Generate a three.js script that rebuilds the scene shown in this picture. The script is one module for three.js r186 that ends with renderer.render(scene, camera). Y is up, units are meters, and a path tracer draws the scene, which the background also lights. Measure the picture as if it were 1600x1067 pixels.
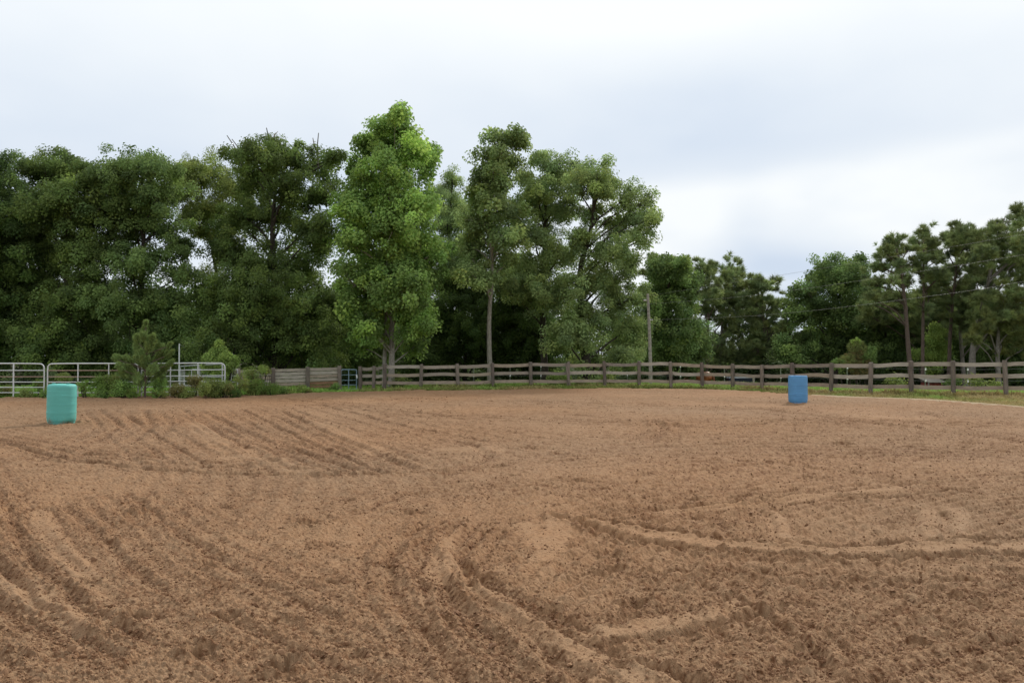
import * as THREE from 'three';
import { mergeGeometries } from 'three/addons/utils/BufferGeometryUtils.js';
import { MarchingCubes } from 'three/addons/objects/MarchingCubes.js';

// ---------------------------------------------------------------- camera, sky, sun, exposure
const scene = new THREE.Scene();
const F = 1291, CX = 800, HY = 556, EYE = 1.5;          // lens in photo pixels, horizon row, eye height in metres
const camera = new THREE.PerspectiveCamera(2 * Math.atan(533.5 / F) * 180 / Math.PI, 1600 / 1067, 0.1, 3000);
camera.position.set(0, EYE, 0);
camera.rotation.x = Math.atan((HY - 533.5) / F);
const SKY_GAIN = 0.49, SUN = 1.5, EXPOSURE = 2.05;
const renderer = new THREE.WebGLRenderer();
renderer.toneMapping = THREE.LinearToneMapping;
renderer.toneMappingExposure = EXPOSURE;
renderer.shadowMap.enabled = true;

// noise -------------------------------------------------------------------------------------
function rng(seed) { let s = seed >>> 0; return () => { s = (s + 0x6D2B79F5) | 0; let t = Math.imul(s ^ (s >>> 15), 1 | s); t = (t + Math.imul(t ^ (t >>> 7), 61 | t)) ^ t; return ((t ^ (t >>> 14)) >>> 0) / 4294967296; }; }
const PERM = new Uint8Array(512), GX = new Float32Array(256), GY = new Float32Array(256);
{ const r = rng(77), p = [...Array(256).keys()]; for (let i = 255; i > 0; i--) { const j = Math.floor(r() * (i + 1)); [p[i], p[j]] = [p[j], p[i]]; }
  for (let i = 0; i < 512; i++) PERM[i] = p[i & 255];
  for (let i = 0; i < 256; i++) { const a = r() * 6.2832; GX[i] = Math.cos(a); GY[i] = Math.sin(a); } }
function noise(x, y) {                                    // gradient noise, about -1..1
  const xi = Math.floor(x), yi = Math.floor(y), fx = x - xi, fy = y - yi, X = xi & 255, Y = yi & 255;
  const u = fx * fx * fx * (fx * (fx * 6 - 15) + 10), v = fy * fy * fy * (fy * (fy * 6 - 15) + 10);
  const a = PERM[PERM[X] + Y], b = PERM[PERM[X + 1] + Y], c = PERM[PERM[X] + Y + 1], d = PERM[PERM[X + 1] + Y + 1];
  const n0 = GX[a] * fx + GY[a] * fy, n1 = GX[b] * (fx - 1) + GY[b] * fy, n2 = GX[c] * fx + GY[c] * (fy - 1), n3 = GX[d] * (fx - 1) + GY[d] * (fy - 1);
  return 1.5 * (n0 + u * (n1 - n0) + v * (n2 + u * (n3 - n2) - n0 - u * (n1 - n0)));
}
function fbm(x, y, o = 4) { let s = 0, a = 0.5; for (let i = 0; i < o; i++) { s += a * noise(x, y); x = x * 2.03 + 17.1; y = y * 2.03 - 9.7; a *= 0.5; } return s; }
const clamp = THREE.MathUtils.clamp, lerp = THREE.MathUtils.lerp;
const sm = (a, b, x) => { const t = clamp((x - a) / (b - a), 0, 1); return t * t * (3 - 2 * t); };

// overcast sky: cloud layers by direction (azimuth and elevation as slopes)
{
  const W = 1536, H = 768, data = new Float32Array(W * H * 4);
  for (let r = 0; r < H; r++) {
    const el = ((r + 0.5) / H - 0.5) * Math.PI, ye = Math.sin(el), ce = Math.cos(el);
    for (let c = 0; c < W; c++) {
      const ro = ((c + 0.5) / W - 0.5) * 2 * Math.PI, x = Math.cos(ro) * ce, z = Math.sin(ro) * ce;
      const az = Math.atan2(x, -z);
      const k = 1 / (Math.max(ye, 0) + 0.22), n1 = fbm(x * k * 1.1 + 3.1, z * k * 1.1 + 7.7, 5), n2 = fbm(x * k * 2.6 - 5, z * k * 2.6 + 1.3, 5);
      const wob = n1 * 0.10 + n2 * 0.07;
      // g: 0 bright white cloud, 1 blue-grey cloud base
      let g = 0.30 + 0.28 * n1 + 0.16 * n2;
      const lump = (a0, e0, sa, se) => { const p = (az - a0) / sa + wob * 1.2, q = (el - e0 + wob * 0.25) / se; return Math.exp(-(p * p + q * q)); };
      const front = sm(2.2, 1.0, Math.abs(az)), edge = 0.212 + 0.05 * Math.max(0, az - 0.3) - 0.10 * sm(0.16, -0.12, az) + 0.03 * n1 + 0.022 * n2, above = el - edge;
      const deck = sm(-0.02, 0.028, above) * Math.exp(-((Math.max(0, above) / 0.13) ** 2));
      g += front * (deck * lerp(0.30, 0.46, sm(-0.45, 0.2, az)) * sm(0.66, 0.22, az) + 0.24 * lump(-0.35, 0.2, 0.38, 0.13));
      g += front * 0.30 * n2 * sm(0.02, -0.02, above); g -= front * 0.30 * sm(0.05, 0.14, az) * sm(0.01, -0.02, above) * sm(0.02, 0.09, el);
      g += front * (0.85 * lump(0.31, 0.10, 0.10, 0.045) + 0.28 * lump(0.275, 0.155, 0.03, 0.035) + 0.45 * lump(0.42, 0.085, 0.14, 0.025));
      g -= front * (0.25 * sm(0.28, 0.5, el) + 0.3 * lump(0.15, 0.40, 0.35, 0.06));
      g = clamp(g, 0, 1);
      const up = sm(0.0, 0.9, ye), b = 1.0 + 0.10 * up;
      const i = (r * W + c) * 4;
      data[i] = SKY_GAIN * b * lerp(0.945, 0.63, g); data[i + 1] = SKY_GAIN * b * lerp(0.98, 0.725, g); data[i + 2] = SKY_GAIN * b * lerp(1.0, 0.86, g); data[i + 3] = 1;
    }
  }
  const sky = new THREE.DataTexture(data, W, H, THREE.RGBAFormat, THREE.FloatType);
  sky.mapping = THREE.EquirectangularReflectionMapping; sky.magFilter = THREE.LinearFilter; sky.minFilter = THREE.LinearFilter; sky.needsUpdate = true;
  scene.background = sky; scene.environment = sky;
}
const sun = new THREE.DirectionalLight(new THREE.Color(1.0, 0.955, 0.88), SUN);
sun.name = 'sun';
sun.position.set(38, 62, -88); sun.target.position.set(0, 0, -20); sun.castShadow = true; sun.shadow.radius = 20;
sun.shadow.mapSize.set(4096, 4096);
Object.assign(sun.shadow.camera, { left: -60, right: 60, top: 60, bottom: -60, near: 1, far: 200 });
scene.add(sun, sun.target);

// ---------------------------------------------------------------- helpers
const V = (x, y, z) => new THREE.Vector3(x, y, z);
const at = (px, py, d) => V((px - CX) / F * d, EYE - (py - HY) / F * d, -d);    // a photo pixel at a depth
const onGround = (px, py) => { const d = EYE * F / (py - HY); return [(px - CX) / F * d, -d]; };
const lut = (t, x) => { if (x <= t[0][0]) return t[0][1]; for (let i = 1; i < t.length; i++) if (x <= t[i][0]) { const a = t[i - 1], b = t[i]; return lerp(a[1], b[1], (x - a[0]) / (b[0] - a[0])); } return t[t.length - 1][1]; };
const used = {};
const numbered = (n) => { const k = used[n] = (used[n] ?? -1) + 1; return k ? n + '_' + String(k).padStart(3, '0') : n; };
function tag(o, label, category, group, kind) { o.userData.label = label; if (category) o.userData.category = category; if (group) o.userData.group = group; if (kind) o.userData.kind = kind; return o; }
function base(name, pos, label, category, group) { const g = new THREE.Group(); g.name = numbered(name); g.position.copy(pos); scene.add(g); return tag(g, label, category, group); }
function part(name, geo, mat, parent) { const m = new THREE.Mesh(geo, mat); m.name = name; m.castShadow = m.receiveShadow = true; parent.add(m); return m; }
// a part whose geometry is written in world coordinates, moved into its thing's own frame
function partW(name, geo, mat, root, parent = root) { geo.translate(-root.position.x, -root.position.y, -root.position.z); return part(name, geo, mat, parent); }
function geoOf(pos, idx, uv, col) {
  const g = new THREE.BufferGeometry();
  g.setAttribute('position', new THREE.BufferAttribute(pos instanceof Float32Array ? pos : new Float32Array(pos), 3));
  if (uv) g.setAttribute('uv', new THREE.BufferAttribute(uv instanceof Float32Array ? uv : new Float32Array(uv), 2));
  if (col) g.setAttribute('color', new THREE.BufferAttribute(col instanceof Float32Array ? col : new Float32Array(col), 3));
  g.setIndex(idx instanceof Uint32Array ? new THREE.BufferAttribute(idx, 1) : idx);
  g.computeVertexNormals();
  return g;
}
// tapered tube along points; r(t) radius
function tube(pts, r, segs = 8, sides = 7, cap = true) {
  const curve = pts.length > 2 ? new THREE.CatmullRomCurve3(pts, false, 'centripetal') : new THREE.LineCurve3(pts[0], pts[1]);
  const pos = [], uv = [], idx = [], rad = typeof r === 'function' ? r : () => r;
  const L = curve.getLength(); let nx = V(1, 0, 0.01);
  for (let i = 0; i <= segs; i++) {
    const t = i / segs, p = curve.getPoint(t), T = curve.getTangent(t);
    if (Math.abs(nx.dot(T)) > 0.95) nx = Math.abs(T.y) > 0.7 ? V(1, 0, 0) : V(0, 1, 0);
    const n = nx.clone().addScaledVector(T, -nx.dot(T)).normalize(), b = T.clone().cross(n); nx = n;
    for (let j = 0; j <= sides; j++) { const a = j / sides * 6.28318, R = rad(t); const c = Math.cos(a) * R, s = Math.sin(a) * R;
      pos.push(p.x + n.x * c + b.x * s, p.y + n.y * c + b.y * s, p.z + n.z * c + b.z * s); uv.push(j / sides * 6.28 * rad(0), t * L); }
  }
  for (let i = 0; i < segs; i++) for (let j = 0; j < sides; j++) { const a = i * (sides + 1) + j, c = a + sides + 1; idx.push(a, a + 1, c, a + 1, c + 1, c); }
  if (cap) for (const [i, f] of [[0, 1], [segs, 0]]) { const o = pos.length / 3, p = curve.getPoint(i / segs); pos.push(p.x, p.y, p.z); uv.push(0, 0);
    for (let j = 0; j < sides; j++) { const a = i * (sides + 1) + j; f ? idx.push(o, a + 1, a) : idx.push(o, a, a + 1); } }
  return geoOf(pos, idx, uv);
}
function tex(size, fn, srgb, rep) {                    // a tiling texture computed from fn(u, v) -> [r, g, b]
  const [w, h] = Array.isArray(size) ? size : [size, size], d = new Uint8Array(w * h * 4);
  for (let j = 0; j < h; j++) for (let i = 0; i < w; i++) { const c = fn(i / w, j / h), o = (j * w + i) * 4; for (let k = 0; k < 3; k++) d[o + k] = clamp(c[k], 0, 1) * 255; d[o + 3] = 255; }
  const t = new THREE.DataTexture(d, w, h); t.wrapS = t.wrapT = THREE.RepeatWrapping; t.magFilter = THREE.LinearFilter; t.minFilter = THREE.LinearMipmapLinearFilter; t.generateMipmaps = true;
  if (srgb) t.colorSpace = THREE.SRGBColorSpace; if (rep) t.repeat.set(...rep); t.needsUpdate = true; return t;
}
function tnoise(u, v, fx, fy, s = 0) {                  // noise that tiles over 0..1
  const b = (x, y) => noise(x + s * 13.7, y + s * 5.1);
  const x = u * fx, y = v * fy, wx = u, wy = v;
  return (b(x, y) * (1 - wx) + b(x - fx, y) * wx) * (1 - wy) + (b(x, y - fy) * (1 - wx) + b(x - fx, y - fy) * wx) * wy;
}
const rgb = (r, g, b) => new THREE.Color().setRGB(r, g, b);
const std = (c, o = {}) => new THREE.MeshStandardMaterial({ color: c, roughness: 0.9, ...o });

// ---------------------------------------------------------------- layout of the arena (depths of its far edge and of the fence, by slope across the view)
const EDGE = [[-900, 21], [-500, 26], [0, 29.3], [200, 29.6], [450, 32], [560, 34.4], [700, 35.4], [900, 37.2], [1050, 37.6], [1120, 36], [1200, 33.7], [1300, 29.9], [1440, 27.7], [1600, 23.4], [1800, 18.4], [2200, 13]];
const FENCE = [[-900, 24], [-300, 29], [0, 30.5], [300, 32], [430, 36.5], [563, 38.5], [601, 37.6], [657, 37.2], [716, 37.5], [771, 38.2], [830, 38.6], [946, 38.7], [999, 38.6], [1049, 38.2], [1098, 37.5], [1145, 36.8], [1191, 35.5], [1240, 34.2], [1298, 32.6], [1360, 31.4], [1424, 30.6], [1490, 30], [1573, 29.2], [1665, 28.4], [2300, 22]];
const pxOf = (x, d) => d > 1 ? CX + x / d * F : (x < 0 ? -900 : 2200);
function G(x, z) {                                       // height of the ground outside the sand
  const d = -z, px = pxOf(x, d), out = d - lut(FENCE, px), beyond = d - lut(EDGE, px);
  let y = -1.05 * sm(5, 19, out) * (px > 380 ? 1 : 0.55 + 0.45 * sm(150, 380, px)) - 0.10 * sm(-4, 0, -beyond - 0.3);
  y -= 0.22 * Math.exp(-(((px - 560) / 70) ** 2)) * sm(0.3, 3, beyond);
  y += 0.05 * noise(x * 0.35, z * 0.35) * sm(0, 3, beyond) + 0.35 * noise(x * 0.04, z * 0.04) * sm(25, 60, out);
  return y;
}

// ---------------------------------------------------------------- sand
const TRACKS = [];                                       // [points (x, z), half width, depth, parallel grooves each side, spacing]
function track(pxs, w, depth, n = 0, sp = 0.12) { w *= n ? 0.8 : 0.8; depth *= n ? 1.5 : 1.25; TRACKS.push({ p: pxs.map(([a, b]) => onGround(a, b)), w, depth, n, sp, reach: w * 3.2 + n * sp }); }
track([[868, 806], [930, 826], [1000, 845], [1100, 860], [1200, 868], [1320, 870], [1450, 868], [1700, 866]], 0.07, 0.062);
track([[965, 820], [1080, 838], [1180, 848], [1300, 852], [1450, 846], [1700, 836]], 0.06, 0.05);
track([[900, 816], [1000, 813], [1100, 801], [1250, 786], [1400, 775], [1520, 763]], 0.055, 0.035, 1, 0.2);
track([[930, 803], [1100, 789], [1300, 769], [1430, 753]], 0.05, 0.022, 1, 0.25);
track([[1190, 797], [1205, 820], [1216, 852]], 0.045, 0.025, 1, 0.16); track([[1425, 798], [1432, 846]], 0.05, 0.03); track([[1472, 800], [1482, 846]], 0.05, 0.035);
track([[1120, 810], [1140, 840]], 0.05, 0.02, 1, 0.2);
track([[705, 822], [672, 850], [662, 882], [690, 930], [740, 980], [835, 1075]], 0.075, 0.03, 1, 0.26);
track([[733, 886], [800, 940], [880, 985], [960, 1018], [1090, 1075]], 0.055, 0.036);
track([[760, 900], [840, 950], [930, 990]], 0.05, 0.025);
track([[948, 1004], [1050, 986], [1120, 971], [1197, 958]], 0.045, 0.045);
track([[930, 968], [1040, 950], [1150, 930]], 0.06, 0.02);
track([[-40, 700], [0, 770], [30, 830], [70, 890], [125, 938]], 0.055, 0.017, 1, 0.2); track([[105, 790], [170, 850], [230, 905], [300, 938]], 0.055, 0.017, 1, 0.2);
track([[-60, 860], [0, 885], [60, 920], [140, 955], [225, 990]], 0.055, 0.015, 1, 0.25); track([[-20, 940], [80, 985], [160, 1040]], 0.07, 0.02);
track([[-150, 655], [0, 690], [100, 718], [250, 735], [400, 741], [550, 742], [700, 738], [780, 728]], 0.09, 0.045); track([[-60, 676], [120, 707], [300, 726], [480, 733]], 0.08, 0.025, 1, 0.3);
track([[330, 648], [420, 690], [560, 735]], 0.08, 0.03, 2, 0.35); track([[285, 640], [350, 680], [430, 722]], 0.09, 0.03, 1, 0.4); track([[440, 642], [540, 690], [650, 732]], 0.09, 0.035, 1, 0.35);
track([[225, 640], [238, 665], [205, 690]], 0.1, 0.03, 1, 0.4); track([[155, 640], [190, 665], [150, 690]], 0.1, 0.025, 1, 0.4);
track([[700, 742], [765, 715], [745, 698], [715, 690]], 0.1, 0.035); track([[450, 624], [700, 650], [1000, 662], [1300, 656], [1600, 664]], 0.12, 0.03, 1, 0.6);
track([[1020, 655], [1038, 670], [1015, 690]], 0.12, 0.04, 1, 0.35); track([[900, 648], [1100, 668], [1250, 662], [1480, 655], [1440, 645]], 0.12, 0.035);
track([[600, 624], [900, 630], [1200, 640], [1600, 690]], 0.15, 0.03, 1, 0.8); track([[1000, 742], [1300, 715], [1620, 700]], 0.09, 0.022, 2, 0.3);
track([[560, 800], [640, 770], [800, 760], [1000, 765]], 0.09, 0.018, 2, 0.25);
track([[1150, 1075], [1300, 990], [1450, 940], [1640, 905]], 0.06, 0.02, 3, 0.2); track([[1330, 1080], [1460, 1020], [1640, 985]], 0.06, 0.022, 2, 0.18);
// sweeps of fine harrow lines
track([[690, 815], [650, 850], [640, 885], [668, 940], [720, 990], [810, 1078]], 0.04, 0.026, 2, 0.17);
track([[760, 830], [720, 870], [735, 915]], 0.04, 0.022, 2, 0.16);
track([[960, 796], [1150, 776], [1350, 756], [1600, 738]], 0.045, 0.024, 3, 0.24);
track([[1000, 700], [1250, 690], [1500, 700], [1650, 712]], 0.06, 0.026, 3, 0.5);
track([[850, 720], [1000, 712], [1200, 722], [1450, 752]], 0.05, 0.022, 2, 0.4);
track([[380, 640], [480, 690], [600, 740]], 0.06, 0.028, 3, 0.42); track([[200, 650], [260, 690], [330, 730]], 0.06, 0.024, 2, 0.4);
track([[500, 632], [640, 668], [760, 690]], 0.07, 0.028, 3, 0.6);
track([[880, 895], [1000, 890], [1200, 895], [1400, 905], [1650, 905]], 0.04, 0.02, 2, 0.15);
track([[1080, 905], [1160, 940], [1250, 1000], [1330, 1078]], 0.04, 0.024, 4, 0.18); track([[1330, 900], [1420, 940], [1540, 1000], [1640, 1060]], 0.04, 0.022, 3, 0.18);
track([[200, 770], [290, 840], [400, 905], [520, 960]], 0.05, 0.02, 3, 0.22); track([[-40, 820], [20, 900], [90, 965], [190, 1030]], 0.045, 0.022, 2, 0.2);
track([[330, 960], [460, 1010], [600, 1078]], 0.045, 0.018, 2, 0.2);
const FLATS = [[[[900, 815], [990, 832], [1080, 848], [1200, 858], [1400, 858], [1700, 850]], 0.12], [[[930, 990], [1040, 972], [1150, 950]], 0.11], [[[718, 888], [780, 938], [850, 988], [930, 1028], [1040, 1078]], 0.08], [[[1455, 800], [1450, 845]], 0.15], [[[1490, 795], [1496, 846]], 0.1], [[[1205, 800], [1226, 850]], 0.09], [[[712, 702], [758, 702]], 0.35], [[[1370, 652], [1440, 653]], 0.6], [[[700, 832], [690, 870], [682, 905]], 0.09], [[[868, 806], [872, 840], [850, 870]], 0.10], [[[60, 800], [110, 870], [165, 920]], 0.09], [[[10, 900], [70, 940], [150, 975]], 0.1], [[[380, 700], [470, 740]], 0.2], [[[300, 660], [370, 715]], 0.2], [[[500, 660], [590, 705]], 0.25], [[[1040, 800], [1250, 778], [1400, 762]], 0.1], [[[820, 820], [835, 850]], 0.12]].map(([p, w]) => { const q = p.map(([a, b]) => onGround(a, b)), m = w * 2 + 0.1; return { p: q, w, x0: Math.min(...q.map((a) => a[0])) - m, x1: Math.max(...q.map((a) => a[0])) + m, z0: Math.min(...q.map((a) => a[1])) - m, z1: Math.max(...q.map((a) => a[1])) + m }; });
const PRINTS = [[313, 1017, .075, .07], [440, 1040, .07, .06], [360, 963, .07, .05], [208, 960, .06, .045], [168, 976, .07, .045], [895, 750, .12, .06], [604, 883, .06, .05], [140, 908, .07, .04], [205, 802, .09, .06], [735, 912, .06, .04], [860, 950, .06, .04], [1430, 998, .05, .04], [700, 965, .06, .03], [520, 905, .07, .04], [1000, 935, .07, .035], [960, 862, .07, .035], [480, 815, .1, .04], [640, 800, .1, .04], [830, 700, .14, .05], [1270, 745, .12, .04], [1450, 715, .14, .05], [330, 880, .07, .04], [90, 1020, .06, .03], [560, 1020, .06, .035], [1190, 890, .07, .03], [1520, 940, .06, .03]].map(([a, b, r, h]) => [...onGround(a, b), r * 1.1, h * 1.35]);
{ const r = rng(5); for (let i = 0; i < 320; i++) { const d = 4 + 32 * r(), x = (r() * 2 - 1) * 0.68 * d; PRINTS.push([x, -d, 0.05 + 0.06 * r(), 0.012 + 0.03 * r()]); } }
const PGRID = new Map();
for (const p of PRINTS) for (let i = -1; i <= 1; i++) for (let j = -1; j <= 1; j++) { const k = (Math.floor(p[0]) + i) + ',' + (Math.floor(p[1]) + j); (PGRID.get(k) ?? PGRID.set(k, []).get(k)).push(p); }
const BARRELS = [[(96 - CX) / F * 18.25, -18.25], [(1247 - CX) / F * 26.1, -26.1]];
let churn = 0, flatness = 0;                                           // how much the last asked place is turned over by a track or hoof
function sandHeight(x, z, d) {
  const wx = x + 0.04 * noise(x * 3, z * 3), wz = z + 0.04 * noise(x * 3 + 9, z * 3 + 4);
  let h = 0.020 * noise(x * 0.9, z * 0.9) + 0.012 * noise(x * 2.7 + 4, z * 2.7);
  const far = sm(14, 6, d);
  const n1 = noise(x * 7 + 1, z * 7), n2 = noise(x * 16, z * 16 + 3);
  let rough = 0.007 * n1 + 0.009 * (Math.abs(n2) * -1.6 + 0.5);
  if (d < 22) rough += 0.011 * noise(x * 34 + 7, z * 34);
  if (d < 11) rough += 0.009 * noise(x * 70, z * 70 + 2) + 0.006 * noise(x * 140 + 3, z * 140) * far;
  churn = 0;
  let smooth = 0;
  for (const t of TRACKS) {
    let best = 1e9, sgn = 0, end = 0; const P = t.p;
    if (wx < t.x0 || wx > t.x1 || wz < t.z0 || wz > t.z1) continue;
    for (let i = 0; i + 1 < P.length; i++) {
      const ax = P[i][0], az = P[i][1], bx = P[i + 1][0] - ax, bz = P[i + 1][1] - az, L = bx * bx + bz * bz;
      let s = ((wx - ax) * bx + (wz - az) * bz) / L; const sc = s < 0 ? 0 : s > 1 ? 1 : s;
      const dx = wx - ax - bx * sc, dz = wz - az - bz * sc, dd = dx * dx + dz * dz;
      if (dd < best) { best = dd; sgn = bx * dz - bz * dx > 0 ? 1 : -1; end = (i === 0 && s < 0) || (i + 2 === P.length && s > 1) ? 1 : 0; }
    }
    const dist = Math.sqrt(best); if (dist > t.reach) continue;
    const sd = dist * sgn, lim = t.n * t.sp, k = Math.max(-t.n, Math.min(t.n, Math.round(sd / t.sp))), q = end ? dist : sd - k * t.sp;
    const fade = (k === 0 ? 1 : 0.65 - 0.12 * Math.abs(k)) * (0.9 + 0.35 * noise(x * 1.7 + k * 5, z * 1.7)), w = t.w;
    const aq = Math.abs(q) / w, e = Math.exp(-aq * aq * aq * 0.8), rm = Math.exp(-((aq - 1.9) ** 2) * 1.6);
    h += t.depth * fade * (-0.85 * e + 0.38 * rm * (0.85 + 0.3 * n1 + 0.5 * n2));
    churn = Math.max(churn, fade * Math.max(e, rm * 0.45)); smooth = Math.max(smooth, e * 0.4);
  }
  flatness = 0;
  for (const t of FLATS) {
    if (wx < t.x0 || wx > t.x1 || wz < t.z0 || wz > t.z1) continue;
    let best = 1e9; const P = t.p;
    for (let i = 0; i + 1 < P.length; i++) { const ax = P[i][0], az = P[i][1], bx = P[i + 1][0] - ax, bz = P[i + 1][1] - az, q = clamp(((wx - ax) * bx + (wz - az) * bz) / (bx * bx + bz * bz), 0, 1), dx = wx - ax - bx * q, dz = wz - az - bz * q; best = Math.min(best, dx * dx + dz * dz); }
    flatness = Math.max(flatness, sm(1.25, 0.75, Math.sqrt(best) / t.w + 0.35 * n2 * 0.7 + 0.3 * n1));
  }
  h += 0.008 * flatness; smooth = Math.max(smooth, flatness * 0.8); churn *= 1 - 0.7 * flatness;
  const c = PGRID.get(Math.floor(x) + ',' + Math.floor(z));
  if (c) for (const p of c) { const dx = wx - p[0], dz = wz - p[1], q = Math.sqrt(dx * dx + dz * dz * 1.3) / p[2]; if (q < 2.4) { const e = Math.exp(-q * q * 1.2), rm = Math.exp(-((q - 1.35) ** 2) * 5); h += p[3] * (-e + 0.45 * rm * (0.6 + n2)); churn = Math.max(churn, 0.8 * Math.max(e, rm * 0.7)); } }
  // harrowed rows: arcs round a turning point to the right and one to the left
  const calm = 1 - Math.max(smooth, Math.min(1, churn * 0.6));
  const r1 = Math.hypot(x - 7.5, z + 3.0) + 0.05 * noise(x * 1.2, z * 1.2) + 0.012 * n1, m1 = sm(-0.25, 0.1, noise(x * 0.3 + 2, z * 0.3) + 0.15) * sm(12.5, 8, d) * sm(-0.8, 0.6, x + 0.2 * n1);
  h += 0.017 * m1 * calm * (Math.sin(r1 * 6.2832 / 0.165) + 0.35 * Math.sin(z * 6.2832 / 0.23 + 3 * noise(x, z)));
  const r2 = Math.hypot(x + 19, z + 5) + 0.08 * noise(x * 0.8, z * 0.8), m2 = sm(-0.25, 0.2, noise(x * 0.2 + 8, z * 0.2)) * sm(0.9, -1.2, x - 0.25 * (d - 6));
  h += 0.009 * m2 * calm * Math.sin(r2 * 6.2832 / 0.26);
  const r3 = Math.hypot(x - 3, z + 52) + 0.12 * noise(x * 0.5, z * 0.5), m3 = sm(9, 13, d);
  h += 0.019 * m3 * (1 - 0.7 * m2) * sm(-0.3, 0.2, noise(x * 0.15, z * 0.15 + 4)) * Math.sin(r3 * 6.2832 / 0.42 + 1.5 * noise(x * 0.3, z * 0.3));
  for (const [bx, bz] of BARRELS) { const q = Math.hypot(x - bx, z - bz); if (q < 0.8) h += 0.035 * Math.exp(-(((q - 0.36 - 0.04 * n1) / 0.09) ** 2)) * (0.6 + 0.7 * n1 + 0.6 * n2); }
  return h + 0.82 * rough * (1 + 0.25 * churn - smooth);
}
for (const t of TRACKS) { const m = t.reach + 0.1; t.x0 = Math.min(...t.p.map((q) => q[0])) - m; t.x1 = Math.max(...t.p.map((q) => q[0])) + m; t.z0 = Math.min(...t.p.map((q) => q[1])) - m; t.z1 = Math.max(...t.p.map((q) => q[1])) + m; }

const grain = tex(1024, (u, v) => { const a = tnoise(u, v, 150, 150, 1), b = tnoise(u, v, 60, 60, 2), c = tnoise(u, v, 300, 300, 3); const q = 0.82 + 0.28 * a + 0.2 * b + 0.24 * c; return [q, q * (1 - 0.03 * b), q * (1 - 0.05 * b)]; }, false);
const grainBump = tex(1024, (u, v) => { const q = 0.5 + 0.22 * tnoise(u, v, 70, 70, 4) + 0.2 * tnoise(u, v, 150, 150, 1) + 0.15 * tnoise(u, v, 320, 320, 5); return [q, q, q]; }, false);
const sandMat = new THREE.MeshPhysicalMaterial({ specularIntensity: 0.3, vertexColors: true, roughness: 1, map: grain, bumpMap: grainBump, bumpScale: 0.010 });
const DRY = [0.362, 0.216, 0.118], DAMP_SHADE = [0.130, 0.056, 0.024], PALE = [0.50, 0.34, 0.20];
{
  const ds = []; for (let d = -14; d < 2.6; d += 1.2) ds.push(d);
  for (let d = 2.6; d < 41; d += clamp(d * d / 1239 * 0.52, 0.008, 0.05)) ds.push(d);
  const ts = []; for (let t = -4.2; t < -0.72; t += 0.35) ts.push(t);
  for (let i = 0; i <= 1000; i++) ts.push(-0.72 + 1.44 * i / 1000);
  for (let t = 1.07; t < 4.4; t += 0.35) ts.push(t);
  const R = ds.length, C = ts.length, pos = new Float32Array(R * C * 3), uv = new Float32Array(R * C * 2), col = new Float32Array(R * C * 3), keep = new Uint8Array(R * C);
  for (let i = 0; i < R; i++) for (let j = 0; j < C; j++) {
    const d = ds[i], x = ts[j] * Math.max(d, 2.2), z = -d, o = i * C + j, px = pxOf(x, Math.max(d, 1.01));
    const wob = 0.45 * noise(x * 0.8, z * 0.8) + 0.2 * noise(x * 3, z * 3), over = d - lut(EDGE, px) + wob;
    let h = 0; churn = flatness = 0;
    if (over < 1) { h = d > 2.4 && Math.abs(ts[j]) < 0.75 ? sandHeight(x, z, d) : 0; if (d <= 2.4) churn = flatness = 0; }
    const crest = 0.03 * sm(-2, -0.3, over); h += crest - 0.28 * sm(-0.1, 0.7, over);
    keep[o] = over < 1 ? 1 : 0;
    pos.set([x, h, z], o * 3); uv.set([x / 0.9, z / 0.9], o * 2);
    // dry crust and damp, turned-over sand; dark flecks and grooves also paint recess shade
    const p1 = fbm(x * 0.5 + 3, z * 0.5, 3), p2 = fbm(x * 5 + 1, z * 5, 3), p3 = noise(x * 26, z * 26), p4 = noise(x * 55 + 8, z * 55 + 1);
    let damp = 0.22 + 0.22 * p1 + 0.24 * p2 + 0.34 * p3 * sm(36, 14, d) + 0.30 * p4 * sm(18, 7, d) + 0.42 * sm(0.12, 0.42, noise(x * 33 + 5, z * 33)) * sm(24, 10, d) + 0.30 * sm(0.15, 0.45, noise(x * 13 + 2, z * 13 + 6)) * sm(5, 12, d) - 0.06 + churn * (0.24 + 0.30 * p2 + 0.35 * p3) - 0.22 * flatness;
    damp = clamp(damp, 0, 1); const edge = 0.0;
    const red = 0.06 * noise(x * 0.2, z * 0.2 + 5) + 0.05 * p2;
    for (let k = 0; k < 3; k++) col[o * 3 + k] = lerp(lerp(DRY[k], DAMP_SHADE[k], damp), PALE[k], edge) * (k === 0 ? 1 + red : k === 2 ? 1 - red : 1);
  }
  const idx = []; for (let i = 0; i + 1 < R; i++) for (let j = 0; j + 1 < C; j++) { const a = i * C + j, b = a + 1, c = a + C, e = c + 1; if (keep[a] || keep[b] || keep[c] || keep[e]) idx.push(a, b, c, b, e, c); }
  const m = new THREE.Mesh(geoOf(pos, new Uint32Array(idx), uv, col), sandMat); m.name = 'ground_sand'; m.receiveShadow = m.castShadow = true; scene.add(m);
  tag(m, 'brown harrowed sand of the riding arena with tracks and hoof prints', 'ground', null, 'structure');
}
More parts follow.
